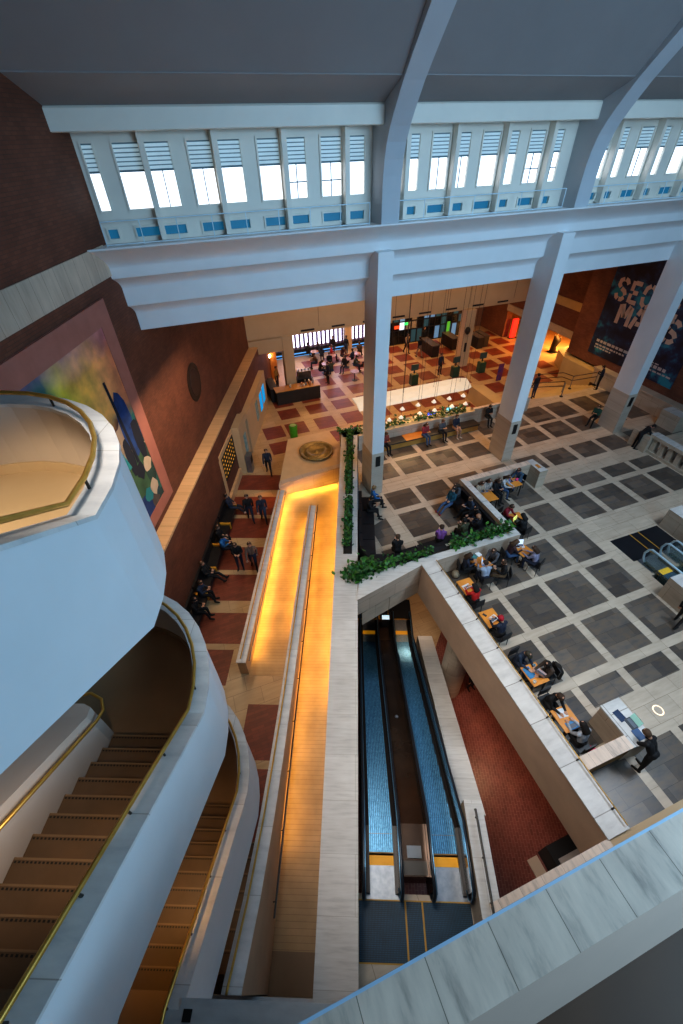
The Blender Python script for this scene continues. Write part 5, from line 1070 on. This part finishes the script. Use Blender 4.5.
# cafe
cafe = [(9.96, 36.4, 'sit', BLK, 'person in black against the barred window, leftmost'), (10.86, 36.3, 'sit', NAVY, 'person in navy against the barred window, second from left'), (12.2, 36.1, 'stand', BLK, 'person in black standing against the barred window'), (11.7, 35.1, 'sit', REDC, 'person in bright red in the cafe seating'), (10.84, 35.2, 'sit', DKB, 'person in dark blue behind the brown haired cafe guest'), (9.97, 34.0, 'type', (.12, .06, .04), 'cafe guest with brown clothes facing right'), (11.0, 33.6, 'sit', BLK, 'cafe guest in black at the middle table'), (9.75, 32.4, 'type', BLK, 'cafe guest in black nearest the counter'), (10.6, 31.9, 'type', OLV, 'cafe guest in dark olive with a blue bottle'), (9.95, 30.9, 'stand', NAVY, 'person in navy standing in front of the cafe seating'), (12.5, 34.6, 'type', (.10, .03, .03), 'cafe guest in dark maroon right of centre'), (13.3, 35.7, 'stand', BLK, 'person in black standing by the pier between the windows'), (13.1, 33.6, 'sit', DKB, 'cafe guest in dark blue under the pier'), (11.95, 32.5, 'sit', BLK, 'cafe guest in black at the near right table'), (12.75, 32.3, 'type', OLV, 'cafe guest in olive at the near right table'), (14.2, 34.8, 'sit', BRN, 'cafe guest in brown beside the second barred window'), (13.5, 31.8, 'sit', BLK, 'cafe guest in black next to the orange jacket'), (13.3, 31.0, 'sit', (.62, .14, .02), 'cafe guest in a bright orange jacket behind the first column')]
for i, (x, y, po, c, lab) in enumerate(cafe): person(x, y, E_, A(40+97*i), po, lab, top=c, leg=(BLK, NAVY, DKB)[i % 3], hair=(HB, HBR)[i % 2], kind=('short', 'long')[i % 3 == 1])
ct = None
for i, (x, y) in enumerate(((10.4, 35.8), (11.5, 34.4), (10.3, 32.9), (12.4, 33.2), (13.6, 34.0), (12.1, 30.6))):
    lab = ['round cafe table below the barred window at the left', 'round cafe table in the middle of the cafe guests', 'round cafe table nearest the coffee machine', 'round cafe table between the guests in black and olive', 'round cafe table near the pier between the windows', 'small round cafe table standing clear at the front of the cafe'][i]
    if ct is None:
        ct = thing('cafe_table', lab, 'table', (x, y, EZ), 0, 'round cafe tables')
        MB().lathe([(.36, .72), (.37, .75), (.01, .752)], (0, 0, 0), M('cafe_top', (.34, .15, .07), None, 3, .3), 20).build('tabletop', ct, local=True); MB().lathe([(.03, .03), (.03, .72)], (0, 0, 0), darkmetal, 10).build('stem', ct, local=True); MB().lathe([(.24, 0), (.24, .03)], (0, 0, 0), darkmetal, 16).build('foot', ct, local=True)
    else: dup(ct, (x, y, EZ), 0, lab)
bg = MB(); bg.ball((0, 0, .22), .22, black, 8, .24); bg.tube([(-.1, 0, .42), (-.08, 0, .6), (.08, 0, .6), (.1, 0, .42)], .02, black, 6); o = bg.build('backpack', None, True); o.location = (21.9, 24.2, EZ+.1); tag(o, 'black bag on the pale floor beside the handrail, right of the blue stand', 'bag')
bg = MB(); bg.ball((0, 0, .16), .17, M('bag_beige', (.40, .34, .24), (.28, .23, .16), 6, .7), 8, .2); o = bg.build('backpack', None, True); o.location = (8.2, 9.3, 0); tag(o, 'beige bag on the floor by the planter wall, left of the long haired reader', 'bag')
bg = MB(); bg.ball((0, 0, .14), .15, M('bag_pink', (.62, .03, .14), None, 6, .7), 8, .16); o = bg.build('handbag', None, True); o.location = (8.32, 1.98, .0); tag(o, 'bright pink bag on the floor against the stone desk side wall', 'bag')
co = MB(); co.tube([(8.80, 4.42, .86), (8.86, 4.28, .8), (8.9, 4.15, .6), (8.93, 4.1, .25)], [.05, .09, .11, .06], BLKM := M('coat_black', (.02, .017, .015), None, 8, .9), 10); tag(co.build('coat', None, True), 'dark fur coat hung behind the reader with the pink laptop', 'coat')

# ================================================================== CAMERA, LIGHT
cam = bpy.data.cameras.new('camera'); co_ = bpy.data.objects.new('camera', cam); COL.objects.link(co_); sc.camera = co_
cam.sensor_fit = 'VERTICAL'; cam.sensor_height = 36; cam.lens = 15.0012; cam.clip_start = .05; cam.clip_end = 300
rows = [[0.937825, -0.346466, -0.021114], [0.245146, 0.618049, 0.74694], [-0.245739, -0.705675, 0.664556]]
m4 = Matrix.Identity(4)
for c in range(3):
    for r in range(3): m4[r][c] = rows[c][r]
m4.translation = (0, 0, 14.0); co_.matrix_world = m4
def area(name, loc, tgt, size, energy, col, sy=None, spread=None):
    l = bpy.data.lights.new(name, 'AREA'); l.energy = energy; l.color = col; l.size = size
    if sy: l.shape = 'RECTANGLE'; l.size_y = sy
    if spread: l.spread = spread
    o = bpy.data.objects.new(name, l); COL.objects.link(o); o.location = loc
    o.rotation_euler = (Vector(tgt)-Vector(loc)).to_track_quat('-Z', 'Y').to_euler(); return o
def spot(name, loc, tgt, energy, col, ang=60, blend=.6, r=.1):
    l = bpy.data.lights.new(name, 'SPOT'); l.energy = energy; l.color = col; l.spot_size = R(ang); l.spot_blend = blend; l.shadow_soft_size = r
    o = bpy.data.objects.new(name, l); COL.objects.link(o); o.location = loc; o.rotation_euler = (Vector(tgt)-Vector(loc)).to_track_quat('-Z', 'Y').to_euler(); return o
W = bpy.data.worlds.new('world'); sc.world = W; W.use_nodes = True
W.node_tree.nodes['Background'].inputs[0].default_value = (.38, .55, .78, 1); W.node_tree.nodes['Background'].inputs[1].default_value = .09
area('skylight', (15, 2, 18.6), (14, 4, 0), 13, 900, (.44, .72, 1.0), 8)
area('front_fill', (12, -9, 15.5), (11, 16, 8.5), 12, 880, (.42, .71, 1.0), 5, R(95))  # unseen area lamp behind the camera, standing in for daylight on the fronts
area('stair_fill', (9, -5, 14.5), (0, 3.5, 7), 5, 270, (.36, .70, 1.0), 4, R(120))  # added area lamp for the stair sides, no window there
area('void_fill', (.6, 4.8, 15.5), (6.4, 4.6, -2), 3, 190, (1.0, .92, .84), 5, R(62))  # added lamp lifting the void walls in place of bounced light
spot('gallery_lamp', (3.5, -3.2, 12.2), (2.6, -.6, 8.2), 48, (1.0, .74, .52), 120, .8, .3)
spot('floor_fill', (16, 2, 18.2), (14, 6.5, 0), 3600, (.92, .95, 1.0), 82, .9, 1.6)  # spot put in to brighten the grey floor, not a fitting of the hall
WARM = (1.0, .52, .19)
for x, y in ((9, 19), (12, 18.5), (16, 19.5), (22, 19.5), (7, 25), (13, 25), (19, 25), (25, 25)): spot('downlight', (x, y, 9.1), (x, y, -1), 640, (1.0, .50, .17), 84, .8, .3)
for x in (9, 14, 19, 24): area('back_light', (x, 34, 3.3), (x, 34, -1), 2.0, 120, WARM)
area('soffit_fill', (14, 26.5, 8.9), (14, 30, 4.2), 20, 250, (1.0, .62, .30), .5)  # extra unseen lamp, added to brighten the soffit front
spot('stair_foot_fill', SK(1.6, -2.9, 1.6), SK(1.4, -3.0, -1), 22, (1.0, .75, .5), 130, .9, .1)  # spot added so the short flight is not black
area('cafe_daylight', (11.5, 36.8, 1.8), (11.5, 30, -1), 7, 150, (.50, .60, 1.0), 2.5)
area('desk_light', (12.2, 20.6, 2.2), (12.2, 20.6, -1), 6, 90, (1.0, .66, .3), .6)
spot('passage_red', (31, 29, 1.9), (30.3, 31, -1), 1300, (1.0, .36, .06), 140, .8, .3); spot('passage_warm', (31.5, 27.5, 1.9), (30.5, 28, -1), 1100, (1.0, .6, .2), 140, .8, .3)
spot('steps_warm', (25.5, 23.5, 6), (25.6, 22, -1), 420, (1.0, .62, .2), 75, .8, .2)
spot('tile_glow', (1.6, 19.4, 3.5), (1.9, 18.4, -1), 260, (1.0, .35, .05), 20, .3, .05)
area('corridor_fill', SK(13.5, -5.6, 7.5), SK(13.5, -5.8, -1), 9, 260, (1.0, .70, .42), 1)  # made-up area lamp in mid-air, brightens the corridor floor and wall
spot('nook_glow', (5.8, 32.6, 1.8), (5.6, 33.4, 0), 60, (1.0, .4, .1), 120, .8)
spot('stair_glow', SK(1.2, -3.3, 6.0), SK(1.0, -3.3, 2.5), 65, (1.0, .50, .10), 95, .8, .1)
spot('landing_glow', SK(3.0, -4.4, 12.2), SK(3.9, -4.3, 10.3), 190, (1.0, .80, .56), 80, .7, .2)
spot('lower_glow', (7.7, 4.2, -1.0), (7.7, 4.0, -5), 190, (1.0, .55, .3), 110, .8, .1)
for x, y in ((7.71, 5.27), (7.68, 4.08), (7.74, 2.9)): spot('lower_spot', (x, y, -.9), (x, y, -5), 70, (1.0, .6, .25), 14, .9, .02)
spot('escalator_foot', SK(12.8, 3.0, -.9), SK(12.8, 3.0, -5), 170, (1.0, .68, .45), 110, .8, .2)
GOLD = (1.0, .50, .07)
def strip_light(u0, v0, z0, u1, v1, z1, dv, e):
    a, b = Vector(SK(u0, v0, z0)), Vector(SK(u1, v1, z1)); L = (b-a).length; c = (a+b)/2
    l = bpy.data.lights.new('ramp_light', 'AREA'); l.shape = 'RECTANGLE'; l.size = L; l.size_y = .05; l.energy = e; l.color = GOLD
    o = bpy.data.objects.new('ramp_light', l); COL.objects.link(o); o.location = c
    x = (b-a).normalized(); zd = -(Vector((SU, -CU, 0))*dv + Vector((0, 0, -1.0))).normalized(); y = zd.cross(x).normalized(); zd = x.cross(y)
    m = Matrix.Identity(4)
    for r in range(3): m[r][0] = x[r]; m[r][1] = y[r]; m[r][2] = zd[r]
    m.translation = c; o.matrix_world = m
strip_light(8.4, -3.91, -.55, 17.4, -3.75, -.25, .35, 62); strip_light(9.5, -2.38, -.5, 16.0, -2.38, -.2, -.35, 42)
strip_light(2.6, -1.95, -.1, 16.0, -1.95, -.1, .4, 48); strip_light(6.5, -.93, -.1, 18.6, -.93, -.1, -.4, 58); strip_light(17.72, -3.6, -.28, 18.66, -1.0, -.28, 0, 34)
for k, zz in enumerate((8.9, 4.6)): spot('stair_warm_fill', SK(1.3, -3.05, zz), SK(1.4, -4.2, zz-1.9), (46, 26)[k], (1.0, .74, .5), 130, .9, .25)  # added warm spots that brighten the stair divider walls
sc.view_settings.view_transform = 'Standard'; sc.view_settings.look = 'Medium High Contrast'; sc.view_settings.exposure = 0.0
